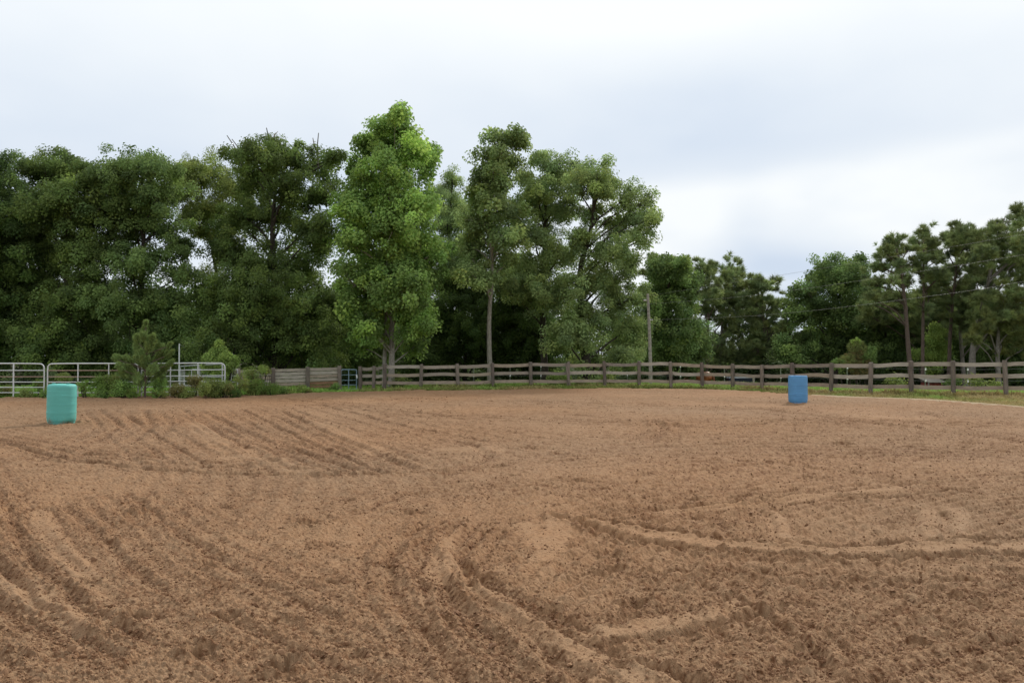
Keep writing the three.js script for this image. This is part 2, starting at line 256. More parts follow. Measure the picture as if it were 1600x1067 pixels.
// crumbs of damp sand thrown up along the tracks
{
  const ico = new THREE.IcosahedronGeometry(1, 1), p = ico.attributes.position; for (let i = 0; i < p.count; i++) { const v = V(p.getX(i), p.getY(i), p.getZ(i)), k = 1 + 0.6 * noise(v.x * 2.3 + 5, v.y * 2.3 + v.z * 1.9); p.setXYZ(i, v.x * k, v.y * k * 0.75, v.z * k); } ico.computeVertexNormals();
  const r = rng(91), N = 110000, im = new THREE.InstancedMesh(ico, new THREE.MeshStandardMaterial({ roughness: 1, color: 0xffffff }), N), M = new THREE.Matrix4(), q = new THREE.Quaternion(), c = new THREE.Color(); let n = 0, guard = 0;
  while (n < N && guard++ < N * 12) {
    const d = 3.0 + 27 * r() ** 1.7, x = (r() * 2 - 1) * 0.7 * d, z = -d; const h = sandHeight(x, z, d);
    if (d > 9 && r() < 0.5) continue; if (r() > 0.10 + 0.9 * churn + 0.5 * Math.max(0, fbm(x * 1.3, z * 1.3, 2))) continue;
    const s = (0.002 + 0.0075 * r() ** 3.5) * (1 + Math.max(0, d - 8) * 0.045) + (r() < 0.008 ? 0.016 * r() : 0), damp = clamp(0.4 + 0.6 * (r() - 0.5) + 0.2 * churn, 0, 1);
    M.compose(V(x, h + s * 0.25, z), q.setFromEuler(new THREE.Euler(r() * 6, r() * 6, r() * 6)), V(s * (0.8 + 0.7 * r()), s * 0.75, s * (0.8 + 0.6 * r())));
    im.setMatrixAt(n, M); im.setColorAt(n, c.setRGB(lerp(DRY[0], DAMP_SHADE[0], damp), lerp(DRY[1], DAMP_SHADE[1], damp), lerp(DRY[2], DAMP_SHADE[2], damp))); n++;
  }
  im.count = n; im.name = 'sand_crumbs'; im.castShadow = im.receiveShadow = true; scene.add(im);
  tag(im, 'loose crumbs of damp sand along the tracks', 'dirt', null, 'stuff');
}

// ---------------------------------------------------------------- ground outside the arena
const groundTex = tex(512, (u, v) => { const a = tnoise(u, v, 40, 40, 7), b = tnoise(u, v, 110, 110, 8), q = 0.78 + 0.25 * a + 0.25 * b; return [q, q, q * (1 - 0.1 * a)]; }, false);
{
  const xs = [], zs = []; const grow = (a, lo, hi, step, far) => { let v = lo, s = step; const left = []; while (v > -far) { s *= 1.35; v -= s; left.push(v); } a.push(...left.reverse()); for (v = lo; v <= hi; v += step) a.push(v); s = step; while (v < far) { a.push(v); s *= 1.35; v += s; } };
  grow(xs, -34, 34, 0.45, 900); grow(zs, -62, -14, 0.4, 900);
  const C = xs.length, R = zs.length, pos = new Float32Array(R * C * 3), uv = new Float32Array(R * C * 2), col = new Float32Array(R * C * 3);
  for (let i = 0; i < R; i++) for (let j = 0; j < C; j++) {
    const x = xs[j], z = zs[i], o = i * C + j, d = -z, px = pxOf(x, Math.max(d, 1.01)), over = d - lut(EDGE, px), out = d - lut(FENCE, px);
    let y = over < 0.4 ? -0.20 : G(x, z);
    pos.set([x, y, z], o * 3); uv.set([x / 1.5, z / 1.5], o * 2);
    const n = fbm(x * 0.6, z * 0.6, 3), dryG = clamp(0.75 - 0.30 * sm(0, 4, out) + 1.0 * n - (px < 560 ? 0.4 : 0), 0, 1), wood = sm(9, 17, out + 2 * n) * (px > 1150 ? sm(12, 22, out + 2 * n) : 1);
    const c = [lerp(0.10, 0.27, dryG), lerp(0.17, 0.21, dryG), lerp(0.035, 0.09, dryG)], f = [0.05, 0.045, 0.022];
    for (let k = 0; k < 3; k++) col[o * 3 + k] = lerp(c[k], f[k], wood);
  }
  const idx = []; for (let i = 0; i + 1 < R; i++) for (let j = 0; j + 1 < C; j++) { const a = i * C + j, b = a + 1, c = a + C, e = c + 1; idx.push(a, c, b, b, c, e); }
  const m = new THREE.Mesh(geoOf(pos, new Uint32Array(idx), uv, col), new THREE.MeshPhysicalMaterial({ vertexColors: true, map: groundTex, roughness: 1, specularIntensity: 0.1 })); m.name = 'ground'; m.receiveShadow = true; scene.add(m);
  tag(m, 'grassy ground falling away behind the fence to the wood floor', 'ground', null, 'structure');
}
// pale sand along the right edge of the arena and a sandy path behind the fence
function strip(name, pts, w0, w1, label, mat, lift) {
  const C = new THREE.CatmullRomCurve3(pts.map(([px, d]) => V((px - CX) / F * d, 0, -d))), N = 90, pos = [], uv = [], idx = [];
  for (let i = 0; i <= N; i++) { const t = i / N, p = C.getPoint(t), T = C.getTangent(t), nx = -T.z, nz = T.x, w = lerp(w0, w1, t) * (0.75 + 0.5 * noise(i * 0.35, 3)); for (let k = 0; k <= 4; k++) { const s = (k / 4 - 0.5) * w + 0.05 * noise(i * 0.5, k * 2); const x = p.x + nx * s, z = p.z + nz * s; pos.push(x, G(x, z) + lift - 0.06 * Math.abs(k / 2 - 1) ** 2, z); uv.push(x / 0.9, z / 0.9); } }
  for (let i = 0; i < N; i++) for (let k = 0; k < 4; k++) { const a = i * 5 + k; idx.push(a, a + 1, a + 5, a + 1, a + 6, a + 5); }
  const m = new THREE.Mesh(geoOf(pos, idx, uv), mat); m.name = name; m.receiveShadow = true; scene.add(m); return tag(m, label, 'path', null, 'structure');
}
const paleSand = new THREE.MeshStandardMaterial({ color: rgb(0.39, 0.285, 0.165), map: grain, bumpMap: grainBump, bumpScale: 0.01, roughness: 1, side: THREE.DoubleSide });
strip('path_sand_edge', [[1270, 31.0], [1340, 29.4], [1440, 27.9], [1520, 25.8], [1600, 23.7], [1700, 21.0], [1850, 17.5]], 0.75, 0.5, 'pale dry sand line along the right edge of the arena', paleSand, 0.15);
strip('path_sand', [[1190, 36.4], [1240, 35.3], [1300, 33.6], [1365, 32.2]], 0.6, 0.45, 'pale sandy strip just behind the fence near the blue barrel', paleSand, 0.06);

// ---------------------------------------------------------------- foliage kits
function leafGeo(n, len, wid, spread, seed, up = 0.5) {  // a spray of n folded leaves round a short twig
  const r = rng(seed), pos = [], idx = [];
  for (let i = 0; i < n; i++) {
    const a = i * 2.4 + r(), t = i / n, R = spread * (0.25 + 0.75 * Math.sin(Math.PI * (0.2 + 0.75 * t))) * (0.7 + 0.5 * r());
    const bx = Math.cos(a) * R * 0.6, bz = Math.sin(a) * R * 0.6, by = (t - 0.4) * spread * 1.3 + (r() - 0.5) * 0.1 * spread;
    const dir = V(Math.cos(a + (r() - 0.5)), (r() - 0.55) * 0.9, Math.sin(a + (r() - 0.5))).normalize();
    const nor = V((r() - 0.5) * 1.3, up + r(), (r() - 0.5) * 1.3).normalize(), side = dir.clone().cross(nor).normalize(), nn = side.clone().cross(dir);
    const L = len * (0.7 + 0.6 * r()), w = wid * (0.7 + 0.6 * r()) / 2, o = pos.length / 3;
    const P = [V(0, 0, 0), dir.clone().multiplyScalar(L * 0.45).addScaledVector(side, w).addScaledVector(nn, w * 0.35), dir.clone().multiplyScalar(L).addScaledVector(nn, -L * 0.12), dir.clone().multiplyScalar(L * 0.45).addScaledVector(side, -w).addScaledVector(nn, w * 0.35)];
    for (const p of P) pos.push(bx + p.x, by + p.y, bz + p.z);
    idx.push(o, o + 1, o + 2, o, o + 2, o + 3);
  }
  return geoOf(pos, idx);
}
function needleGeo(n, len, wid, seed) {                  // a tuft of pine needles
  const r = rng(seed), pos = [], idx = [];
  for (let i = 0; i < n; i++) {
    const a = r() * 6.283, e = 0.15 + 1.15 * r(), dir = V(Math.cos(a) * Math.sin(e), Math.cos(e), Math.sin(a) * Math.sin(e)), L = len * (0.65 + 0.5 * r());
    const side = dir.clone().cross(V(r() - 0.5, r() - 0.5, r() - 0.5)).normalize().multiplyScalar(wid / 2), o = pos.length / 3, b = dir.clone().multiplyScalar(0.02), y = -len * 0.5 * r();
    for (const p of [b.clone().add(side), b.clone().sub(side), dir.clone().multiplyScalar(L)]) pos.push(p.x, p.y + y, p.z);
    idx.push(o, o + 1, o + 2);
  }
  return geoOf(pos, idx);
}
const leafMat = new THREE.MeshPhysicalMaterial({ color: 0xffffff, roughness: 0.92, transmission: 0.5, thickness: 0, specularIntensity: 0.25, side: THREE.DoubleSide });
const needleMat = new THREE.MeshPhysicalMaterial({ color: 0xffffff, roughness: 0.95, transmission: 0.3, thickness: 0, specularIntensity: 0.2, side: THREE.DoubleSide });
const KITS = {
  oak: { geo: leafGeo(24, 0.118, 0.07, 0.31, 1), mat: leafMat }, tulip: { geo: leafGeo(22, 0.125, 0.105, 0.32, 2), mat: leafMat }, fine: { geo: leafGeo(22, 0.10, 0.058, 0.29, 3), mat: leafMat },
  pine: { geo: needleGeo(48, 0.26, 0.02, 4), mat: needleMat }, weed: { geo: leafGeo(12, 0.10, 0.05, 0.15, 6), mat: leafMat }, twig: { geo: needleGeo(30, 0.13, 0.014, 8), mat: needleMat },
};
const TONES = { dark: [0.11, 0.175, 0.045], oak: [0.155, 0.225, 0.058], light: [0.25, 0.31, 0.085], tulip: [0.285, 0.43, 0.11], mid: [0.19, 0.28, 0.085], pine: [0.25, 0.31, 0.125], pineDark: [0.2, 0.25, 0.10], lime: [0.34, 0.46, 0.12], olive: [0.22, 0.25, 0.085], brown: [0.22, 0.19, 0.08], pineYoung: [0.26, 0.36, 0.12], shade: [0.085, 0.135, 0.042], glareTint: [0.285, 0.375, 0.135] };  // last entry: leaf green lightened to imitate lens glare over the centre trees
const UP = V(0, 1, 0);
class Spray {                                            // collects sprays of one kit, then makes one InstancedMesh part
  constructor(kit, seed) { this.k = KITS[kit]; this.r = rng(seed); this.m = []; this.c = []; }
  put(p, dir, s, tone, jit = 0.22) {
    const r = this.r, q = new THREE.Quaternion().setFromUnitVectors(UP, dir.normalize()).multiply(new THREE.Quaternion().setFromAxisAngle(UP, r() * 6.283)), k = s * (0.75 + 0.5 * r());
    this.m.push(new THREE.Matrix4().compose(p, q, V(k, k, k)));
    const b = 1 + jit * (r() * 2 - 1), y = 0.14 * (r() - 0.4); this.c.push([tone[0] * b * (1 + y), tone[1] * b, tone[2] * b * (1 - y)]);
  }
  build(name, parent, root, kind = 'stuff') {
    const im = new THREE.InstancedMesh(this.k.geo, this.k.mat, this.m.length), o = root ? root.position : V(0, 0, 0), c = new THREE.Color();
    this.m.forEach((m, i) => { m.elements[12] -= o.x; m.elements[13] -= o.y; m.elements[14] -= o.z; im.setMatrixAt(i, m); im.setColorAt(i, c.setRGB(...this.c[i])); });
    im.name = name; im.castShadow = im.receiveShadow = true; if (kind) im.userData.kind = kind; parent.add(im); return im;
  }
}
const bark = (u, v, s) => { const a = tnoise(u, v, 26, 5, s), b = tnoise(u, v, 60, 14, s + 1), c = tnoise(u, v, 6, 6, s + 2); return 0.62 + 0.34 * a + 0.22 * b + 0.25 * c; };
const barkTex = tex([256, 512], (u, v) => { const q = bark(u, v, 11); return [q, q, q]; }, false), barkBump = barkTex;
const barkMat = (r, g, b) => std(rgb(r, g, b), { map: barkTex, bumpMap: barkBump, bumpScale: 0.03, roughness: 1 });
const BARK = { dark: barkMat(0.085, 0.068, 0.052), grey: barkMat(0.50, 0.45, 0.38), pale: barkMat(0.42, 0.38, 0.31), pine: barkMat(0.21, 0.15, 0.12), greypine: barkMat(0.36, 0.32, 0.28) };

function rs(r) { for (;;) { const x = r() * 2 - 1, y = r() * 2 - 1, z = r() * 2 - 1, l = x * x + y * y + z * z; if (l < 1 && l > 0.01) return V(x, y, z); } }
const gauss = (r) => { let a = 0; for (let i = 0; i < 4; i++) a += r(); return (a - 2) * 1.732; }, gauss3 = (r) => V(gauss(r), gauss(r), gauss(r));
let SPRAYS = 0;
// o: name, label, category, group, d depth, trunk [[px, py] from the root up], r0, r1, lobes [[px, py, radius px, tone?]], kit, tone, bark, deep, dens, flat
function tree(o, seed) {
  const r = rng(seed), m = o.d / F, [bx] = o.trunk[0], gx = (bx - CX) / F * o.d, gy = G(gx, -o.d), root = base(o.name, V(gx, gy, -o.d), o.label, 'tree', o.group);
  const path = [V(gx, gy - 0.1, -o.d), ...o.trunk.slice(1).map(([a, b], i) => at(a, b, o.d).add(V(0, 0, (r() - 0.5) * 0.25 * i)))];
  const r0 = o.r0 ?? 0.2, r1 = o.r1 ?? 0.05, geos = [tube(path, (t) => lerp(r0 * (1 + 0.35 * Math.exp(-t * 22)), r1, t ** 0.9), 16, 9)];
  const curve = new THREE.CatmullRomCurve3(path, false, 'centripetal'), along = curve.getPoints(40);
  const spray = new Spray(o.kit, seed * 7 + 1), tone0 = TONES[o.tone], deep = o.deep ?? 1.5, dens = o.dens ?? 1, flat = o.flat ?? 0.8, sc = o.sc ?? 1;
  const lobes = [];
  for (const [px, py, rp, tn0] of o.lobes) { const R = rp * m * 0.9, tn = tn0; lobes.push([at(px, py, o.d + (r() * 2 - 1) * deep * 0.7), R, tn]);
    if (r() < (o.twin ?? 0.75)) lobes.push([at(px + (r() - 0.5) * rp * 0.8, py + rp * (0.1 + 0.35 * r()), o.d + (r() < 0.5 ? -1 : 1) * deep * (0.8 + 0.6 * r())), R * 0.85, tn]); }
  for (const [c, R, tn] of lobes) {
    // a limb from the trunk into the lobe
    let s = along[0], bestD = 1e9; for (const p of along) { const k = Math.abs(c.y - R * 0.6 - Math.hypot(p.x - c.x, p.z - c.z) * 0.55 - p.y); if (k < bestD) { bestD = k; s = p; } }
    if (s.distanceTo(c) > 0.25) { const t = along.indexOf(s) / 40, rr = Math.min(lerp(r0, r1, t) * 0.6, 0.03 + 0.035 * R), mid = s.clone().lerp(c, 0.5).add(V((r() - 0.5) * 0.5, 0.08 * s.distanceTo(c), (r() - 0.5) * 0.5)), tip = c.clone().add(V((r() - 0.5) * R * 0.6, R * 0.55, (r() - 0.5) * R * 0.6));
      geos.push(tube([s, mid, c, tip], (u) => lerp(rr, 0.012, u), 7, 5, false));
      for (let b = 0; b < 2; b++) geos.push(tube([mid.clone().lerp(c, 0.5 + 0.4 * r()), c.clone().addScaledVector(rs(r), R * 0.5), c.clone().addScaledVector(rs(r).normalize(), R * 0.85)], (u) => lerp(rr * 0.4, 0.008, u), 4, 4, false)); }
    const base_ = TONES[tn] ?? tone0, lj = 0.84 + 0.32 * r(), tone = base_.map((v) => v * lj), n = Math.max(6, Math.round(26 * dens * (R / sc) ** 1.75));
    const ax = V(c.x - gx, 0.4 * Math.abs(c.x - gx), c.z + o.d).normalize(), stretch = 0.25 + 0.35 * r(), subs = [];   // foliage thins out outwards and streams along the limb
    for (let b = 0; b < 4; b++) subs.push([gauss3(r).multiplyScalar(R * 0.72), 0.22 + 0.4 * r()]);
    for (let i = 0; i < n; i++) {
      const q = gauss3(r); let u; if (i % 3) { q.addScaledVector(ax, q.dot(ax) * stretch); u = q.multiplyScalar(R * (0.44 + 0.2 * r())); } else { const b = subs[(i / 3 | 0) % 4]; u = b[0].clone().addScaledVector(q, R * b[1] * 0.95); }
      u.y = u.y * flat + 0.06 * R; if (u.length() > R * 1.75) continue;
      const cc = c.clone().add(u), rc = (0.16 + 0.16 * r()) * sc + 0.05 * R, cj = 0.74 + 0.52 * r(), hue = r(), k = Math.round((4 + 6 * r()) * (o.fill ?? 1)), un = u.clone().normalize();
      if (i % 7 === 0) geos.push(tube([c.clone().addScaledVector(u, 0.2), c.clone().addScaledVector(u, 0.6).add(V(0, -0.06, 0)), cc], (t) => lerp(0.016, 0.006, t), 3, 3, false));
      for (let j = 0; j < k; j++) { const w = rs(r); w.y = w.y * 0.6; const p = cc.clone().addScaledVector(w, rc), dir = V(w.x * 0.8 + un.x * 0.5, w.y * 0.5 + 0.6, w.z * 0.8 + un.z * 0.5); spray.put(p, dir, sc * (0.62 + 0.75 * r()), tone.map((v, ch) => v * cj * (hue > 0.85 ? [1.16, 1.1, 1][ch] : hue < 0.2 ? [0.86, 0.9, 1][ch] : 1)), 0.3); }
    }
  }
  partW('trunk', mergeGeometries(geos), BARK[o.bark ?? 'dark'], root);
  if (o.second) partW('trunk', tube([at(o.second[0], 612, o.d + 0.25).setY(gy - 0.1), at(o.second[0] + 1, 540, o.d + 0.3), at(o.second[0] + 3, 470, o.d + 0.2), at(o.second[0] + 4, 380, o.d)], (t) => lerp(r0 * 0.72, 0.04, t), 12, 9), BARK[o.bark], root);
  for (const tw of o.dead ?? []) partW('dead_branch', tube(tw.map(([a, b]) => at(a, b, o.d + (r() - 0.5) * 0.8)), (t) => lerp(0.05, 0.02, t), 6, 4, false), BARK.greypine, root);
  spray.build('crown', root, root); SPRAYS += spray.m.length;
  return root;
}

// ---------------------------------------------------------------- trees, from left to right
tree({ name: 'oak_tree', label: 'dark oak at the far left cut by the picture edge', d: 44, trunk: [[-30, 600], [-28, 480], [-20, 380], [-8, 260]], r0: 0.28, kit: 'oak', tone: 'dark', lobes: [[0, 258, 36], [-45, 300, 58], [22, 305, 42], [-12, 375, 58], [38, 372, 44], [-50, 450, 66], [20, 455, 52], [-25, 535, 60], [38, 540, 46], [-80, 380, 60], [-95, 500, 60], [48, 440, 34]], deep: 2, dens: 1.35 }, 11);
tree({ name: 'oak_tree', label: 'broad dark oak second from the left behind the corral panels', d: 43, trunk: [[100, 600], [104, 480], [98, 380], [104, 270]], r0: 0.26, kit: 'oak', tone: 'oak', lobes: [[100, 260, 36], [66, 272, 32], [140, 272, 30], [58, 325, 42], [115, 318, 46], [160, 318, 36], [82, 395, 50], [140, 388, 46], [100, 468, 54], [150, 468, 44], [70, 532, 50], [130, 545, 46]], deep: 2, dens: 1.35 }, 12);
tree({ name: 'oak_tree', label: 'dark upright oak right above the small pine sapling', d: 42, trunk: [[222, 600], [218, 480], [222, 380], [216, 270]], r0: 0.24, kit: 'oak', tone: 'mid', lobes: [[205, 266, 32], [236, 262, 28], [180, 288, 30], [252, 300, 32], [200, 338, 42], [250, 348, 30], [215, 408, 42], [262, 398, 22], [198, 478, 48], [248, 478, 38], [185, 545, 45], [242, 540, 42], [275, 560, 28], [274, 378, 16], [284, 430, 18], [278, 468, 22], [298, 505, 28]], deep: 1.8, dens: 1.3 }, 13);
tree({ name: 'oak_tree', label: 'thin airy oak showing sky gaps between two dark oaks', d: 47, trunk: [[352, 600], [345, 480], [332, 400], [312, 300]], r0: 0.17, kit: 'fine', tone: 'light', lobes: [[284, 268, 22], [320, 262, 24], [296, 306, 24], [348, 292, 24], [332, 332, 24], [268, 300, 16], [356, 350, 20], [312, 362, 12], [300, 335, 14], [326, 430, 12], [376, 306, 24], [368, 345, 18], [312, 332, 20], [292, 352, 13], [340, 372, 18], [346, 410, 16]], deep: 1.2, twin: 0.4, dens: 1.7 }, 14);
tree({ name: 'oak_tree', label: 'huge vine-clad oak with bare dead twigs on its top', d: 42, trunk: [[432, 606], [430, 520], [428, 440], [424, 360], [432, 260]], r0: 0.36, kit: 'oak', tone: 'oak', lobes: [[378, 242, 22], [428, 234, 28], [462, 238, 22], [500, 258, 22], [520, 244, 11], [398, 278, 32], [450, 288, 36], [496, 300, 28], [378, 335, 32], [430, 345, 42], [486, 352, 32], [508, 385, 18], [352, 395, 28], [400, 415, 44], [460, 420, 44], [345, 458, 36], [392, 478, 52], [450, 488, 50], [500, 478, 28], [352, 528, 46], [410, 548, 50], [470, 545, 46], [510, 522, 25]], deep: 2.2,
  dead: [[[376, 260], [366, 232], [352, 210]], [[384, 250], [378, 228], [382, 212]], [[390, 262], [374, 235], [360, 216]], [[424, 240], [418, 215], [414, 198]], [[428, 235], [426, 212], [432, 204]], [[496, 262], [494, 232], [496, 206]], [[497, 240], [490, 226], [487, 214]], [[404, 250], [398, 228], [392, 214]]], dens: 1.35 }, 15);
tree({ name: 'tulip_tree', label: 'tall bright green conical tree with two grey trunks by the fence', d: 39.6, trunk: [[611, 612], [612, 540], [611, 440], [614, 320], [618, 180]], r0: 0.165, r1: 0.03, second: [600], bark: 'grey', kit: 'tulip', tone: 'tulip', lobes: [[619, 176, 10], [606, 200, 19], [632, 210, 17], [582, 225, 21], [650, 238, 23], [612, 242, 32], [560, 268, 25], [665, 262, 17], [610, 288, 40], [555, 318, 28], [660, 315, 24], [600, 342, 44], [548, 372, 24], [655, 368, 33], [600, 406, 46], [676, 398, 24], [556, 428, 28], [652, 438, 36], [600, 466, 42], [562, 488, 26], [656, 488, 26], [572, 516, 22], [645, 512, 22], [662, 505, 16], [562, 540, 14], [648, 540, 13]], deep: 1.6, twin: 0.85, dens: 1.3 }, 16);
tree({ name: 'slender_tree', label: 'thin dark airy tree just right of the bright conical tree', d: 54, trunk: [[708, 600], [706, 480], [702, 380], [706, 275]], r0: 0.15, kit: 'fine', tone: 'glareTint', lobes: [[706, 278, 14], [692, 298, 15], [714, 316, 19], [700, 345, 25], [726, 338, 16], [690, 388, 28], [722, 392, 26], [682, 440, 34], [712, 345, 22], [735, 372, 20], [690, 335, 18], [720, 430, 30]], deep: 1.2, dens: 1.3, twin: 0.8 }, 17);
tree({ name: 'slender_tree', label: 'tall slender tree with a long pale bare trunk behind the fence', d: 42, trunk: [[766, 610], [764, 500], [769, 420], [764, 340], [772, 270], [782, 215]], r0: 0.135, r1: 0.03, bark: 'pale', kit: 'tulip', tone: 'glareTint', lobes: [[770, 215, 15], [800, 214, 13], [816, 222, 8], [764, 244, 17], [790, 248, 13], [759, 288, 19], [785, 284, 13], [754, 328, 20], [780, 328, 17], [745, 362, 19], [776, 368, 22], [740, 410, 20], [780, 232, 13], [774, 264, 16], [771, 306, 17], [765, 346, 19], [762, 395, 18], [738, 345, 16], [795, 262, 14], [742, 305, 14], [800, 330, 12], [735, 385, 18], [798, 372, 16], [730, 425, 22], [760, 440, 20], [790, 410, 18], [748, 270, 10]], deep: 1.2, dens: 0.8, twin: 0.45 }, 18);
tree({ name: 'oak_tree', label: 'leafy oak right of the slender pale-trunked tree, left half of a pair', d: 46, trunk: [[852, 606], [848, 500], [850, 400], [856, 270]], r0: 0.22, kit: 'oak', tone: 'glareTint', lobes: [[840, 256, 19], [870, 258, 23], [824, 276, 13], [892, 276, 21], [850, 294, 27], [820, 320, 24], [880, 318, 27], [800, 345, 18], [840, 362, 31], [872, 398, 32], [822, 418, 32], [850, 460, 38], [800, 450, 24]], deep: 1.5, twin: 0.6, dens: 1.25 }, 19);
tree({ name: 'oak_tree', label: 'wide spreading oak reaching out right over the utility pole', d: 44, trunk: [[918, 606], [912, 510], [906, 430], [925, 350], [935, 270]], r0: 0.27, kit: 'oak', tone: 'glareTint', lobes: [[930, 270, 21], [906, 282, 20], [950, 290, 21], [985, 306, 21], [1010, 314, 18], [1018, 338, 14], [975, 345, 22], [930, 330, 27], [1000, 368, 16], [960, 388, 27], [915, 385, 31], [985, 420, 22], [940, 440, 38], [900, 450, 32], [982, 468, 26], [930, 500, 44], [985, 512, 26], [890, 520, 34], [940, 556, 40], [980, 552, 24]], deep: 1.7, twin: 0.65, dens: 1.3 }, 20);
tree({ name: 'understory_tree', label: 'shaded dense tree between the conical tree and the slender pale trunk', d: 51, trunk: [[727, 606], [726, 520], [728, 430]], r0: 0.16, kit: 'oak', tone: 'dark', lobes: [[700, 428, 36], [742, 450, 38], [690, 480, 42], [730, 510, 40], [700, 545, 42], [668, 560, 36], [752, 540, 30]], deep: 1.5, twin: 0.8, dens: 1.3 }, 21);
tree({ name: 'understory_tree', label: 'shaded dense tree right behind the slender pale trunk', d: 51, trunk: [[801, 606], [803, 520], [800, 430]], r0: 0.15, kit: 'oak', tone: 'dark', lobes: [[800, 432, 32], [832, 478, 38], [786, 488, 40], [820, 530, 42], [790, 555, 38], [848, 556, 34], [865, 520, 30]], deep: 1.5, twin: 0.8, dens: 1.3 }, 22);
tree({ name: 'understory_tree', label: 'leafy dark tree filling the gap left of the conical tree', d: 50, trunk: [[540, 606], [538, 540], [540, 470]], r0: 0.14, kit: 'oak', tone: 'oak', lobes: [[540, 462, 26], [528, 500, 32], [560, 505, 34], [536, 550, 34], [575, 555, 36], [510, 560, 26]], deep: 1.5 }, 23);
tree({ name: 'leafy_tree', label: 'mid green leafy tree standing behind the utility pole', d: 52, trunk: [[1046, 606], [1046, 520], [1044, 420]], r0: 0.18, kit: 'tulip', tone: 'mid', lobes: [[1030, 418, 20], [1062, 416, 18], [1045, 445, 28], [1076, 440, 17], [1024, 470, 26], [1066, 480, 28], [1040, 510, 34], [1076, 530, 28], [1030, 555, 30], [1066, 565, 28]], deep: 1.5, twin: 0.8, dens: 1.25 }, 24);
const pineLow = (x, y, r) => [[x, y, r]];
tree({ name: 'pine_tree', label: 'bushy dark pine first to the right of the utility pole tree', d: 62, trunk: [[1103, 606], [1106, 520], [1110, 420]], r0: 0.17, bark: 'pine', kit: 'pine', tone: 'pine', sc: 1.2, flat: 0.85, lobes: [[1105, 418, 20], [1086, 448, 24], [1122, 452, 26], [1100, 485, 32], [1132, 500, 26], [1090, 520, 26], [1120, 545, 26]], deep: 1.6, dens: 1.3 }, 25);
tree({ name: 'pine_tree', label: 'rounded pine behind the chestnut horse, second after the pole', d: 64, trunk: [[1122, 606], [1128, 520], [1136, 420]], r0: 0.15, bark: 'greypine', kit: 'pine', tone: 'pine', sc: 1.2, flat: 0.85, lobes: [[1136, 420, 22], [1156, 440, 20], [1138, 456, 28], [1162, 480, 28], [1148, 515, 32], [1168, 550, 28]], deep: 1.6, dens: 1.3 }, 26);
tree({ name: 'pine_tree', label: 'low broad pine straight above the blue barrel', d: 63, trunk: [[1198, 606], [1195, 520], [1190, 440]], r0: 0.16, bark: 'pine', kit: 'pine', tone: 'pine', sc: 1.2, flat: 0.85, lobes: [[1180, 442, 18], [1202, 444, 15], [1182, 475, 26], [1210, 472, 18], [1196, 510, 32], [1216, 535, 28], [1182, 545, 28], [1225, 505, 18]], deep: 1.6, dens: 1.3 }, 27);
tree({ name: 'pine_tree', label: 'small far pine top beside the wide spreading oak', d: 74, trunk: [[1024, 606], [1024, 500], [1025, 405]], r0: 0.14, bark: 'pine', kit: 'pine', tone: 'pine', sc: 1.3, flat: 0.5, lobes: [[1025, 406, 12], [1016, 425, 16], [1034, 430, 16], [1022, 460, 24]], dens: 1.3 }, 28);
tree({ name: 'pine_tree', label: 'small far pine top peeping over the leafy tree by the pole', d: 74, trunk: [[1060, 606], [1058, 500], [1056, 405]], r0: 0.14, bark: 'pine', kit: 'pine', tone: 'pine', sc: 1.3, flat: 0.5, lobes: [[1056, 410, 12], [1070, 420, 13], [1048, 428, 16], [1066, 445, 20]], dens: 1.3 }, 29);
tree({ name: 'leafy_tree', label: 'bright leafy tree with two tops between the two pine groups', d: 60, trunk: [[1306, 606], [1304, 520], [1306, 420]], r0: 0.2, kit: 'tulip', tone: 'mid', sc: 1.1, lobes: [[1300, 414, 17], [1282, 430, 18], [1340, 410, 13], [1336, 430, 19], [1310, 448, 26], [1264, 454, 18], [1352, 450, 18], [1285, 485, 32], [1326, 490, 34], [1250, 490, 20], [1270, 530, 34], [1316, 535, 36], [1244, 456, 10], [1350, 530, 28], [1240, 545, 24]], deep: 1.6, dens: 1.25 }, 30);
tree({ name: 'pine_tree', label: 'tall pine with a leaning bare trunk, first of the right-hand pines', d: 50, trunk: [[1426, 616], [1420, 540], [1414, 470], [1406, 410], [1402, 368]], r0: 0.16, bark: 'pine', kit: 'pine', tone: 'pine', sc: 1.1, flat: 0.7, lobes: [[1402, 374, 15], [1384, 390, 14], [1420, 392, 13], [1374, 416, 15], [1404, 414, 14], [1434, 410, 9], [1368, 442, 17], [1396, 438, 14], [1372, 470, 18], [1390, 405, 16], [1420, 435, 14], [1405, 462, 16]], deep: 1.2, dens: 1.25, twin: 0.75 }, 31);
tree({ name: 'pine_tree', label: 'narrow tall pine with a straight dark trunk left of the lime sapling', d: 51, trunk: [[1442, 618], [1443, 520], [1444, 440], [1447, 362]], r0: 0.12, bark: 'pine', kit: 'pine', tone: 'pine', sc: 1.1, flat: 0.7, lobes: [[1448, 362, 13], [1434, 378, 9], [1464, 376, 11], [1446, 398, 14], [1466, 404, 11], [1432, 424, 13], [1456, 428, 16], [1474, 430, 12], [1450, 455, 16], [1450, 385, 13], [1440, 475, 14]], deep: 1.0, dens: 1.25, twin: 0.75 }, 32);
tree({ name: 'pine_tree', label: 'full round-topped pine behind the lime sapling', d: 53, trunk: [[1482, 616], [1486, 520], [1494, 430], [1504, 352]], r0: 0.14, bark: 'pine', kit: 'pine', tone: 'pine', sc: 1.1, flat: 0.75, lobes: [[1505, 354, 16], [1490, 370, 15], [1520, 366, 14], [1480, 396, 16], [1514, 394, 21], [1494, 424, 20], [1530, 420, 20], [1470, 440, 16], [1500, 450, 20], [1480, 465, 16], [1502, 380, 18]], deep: 1.3, dens: 1.15, twin: 0.6 }, 33);
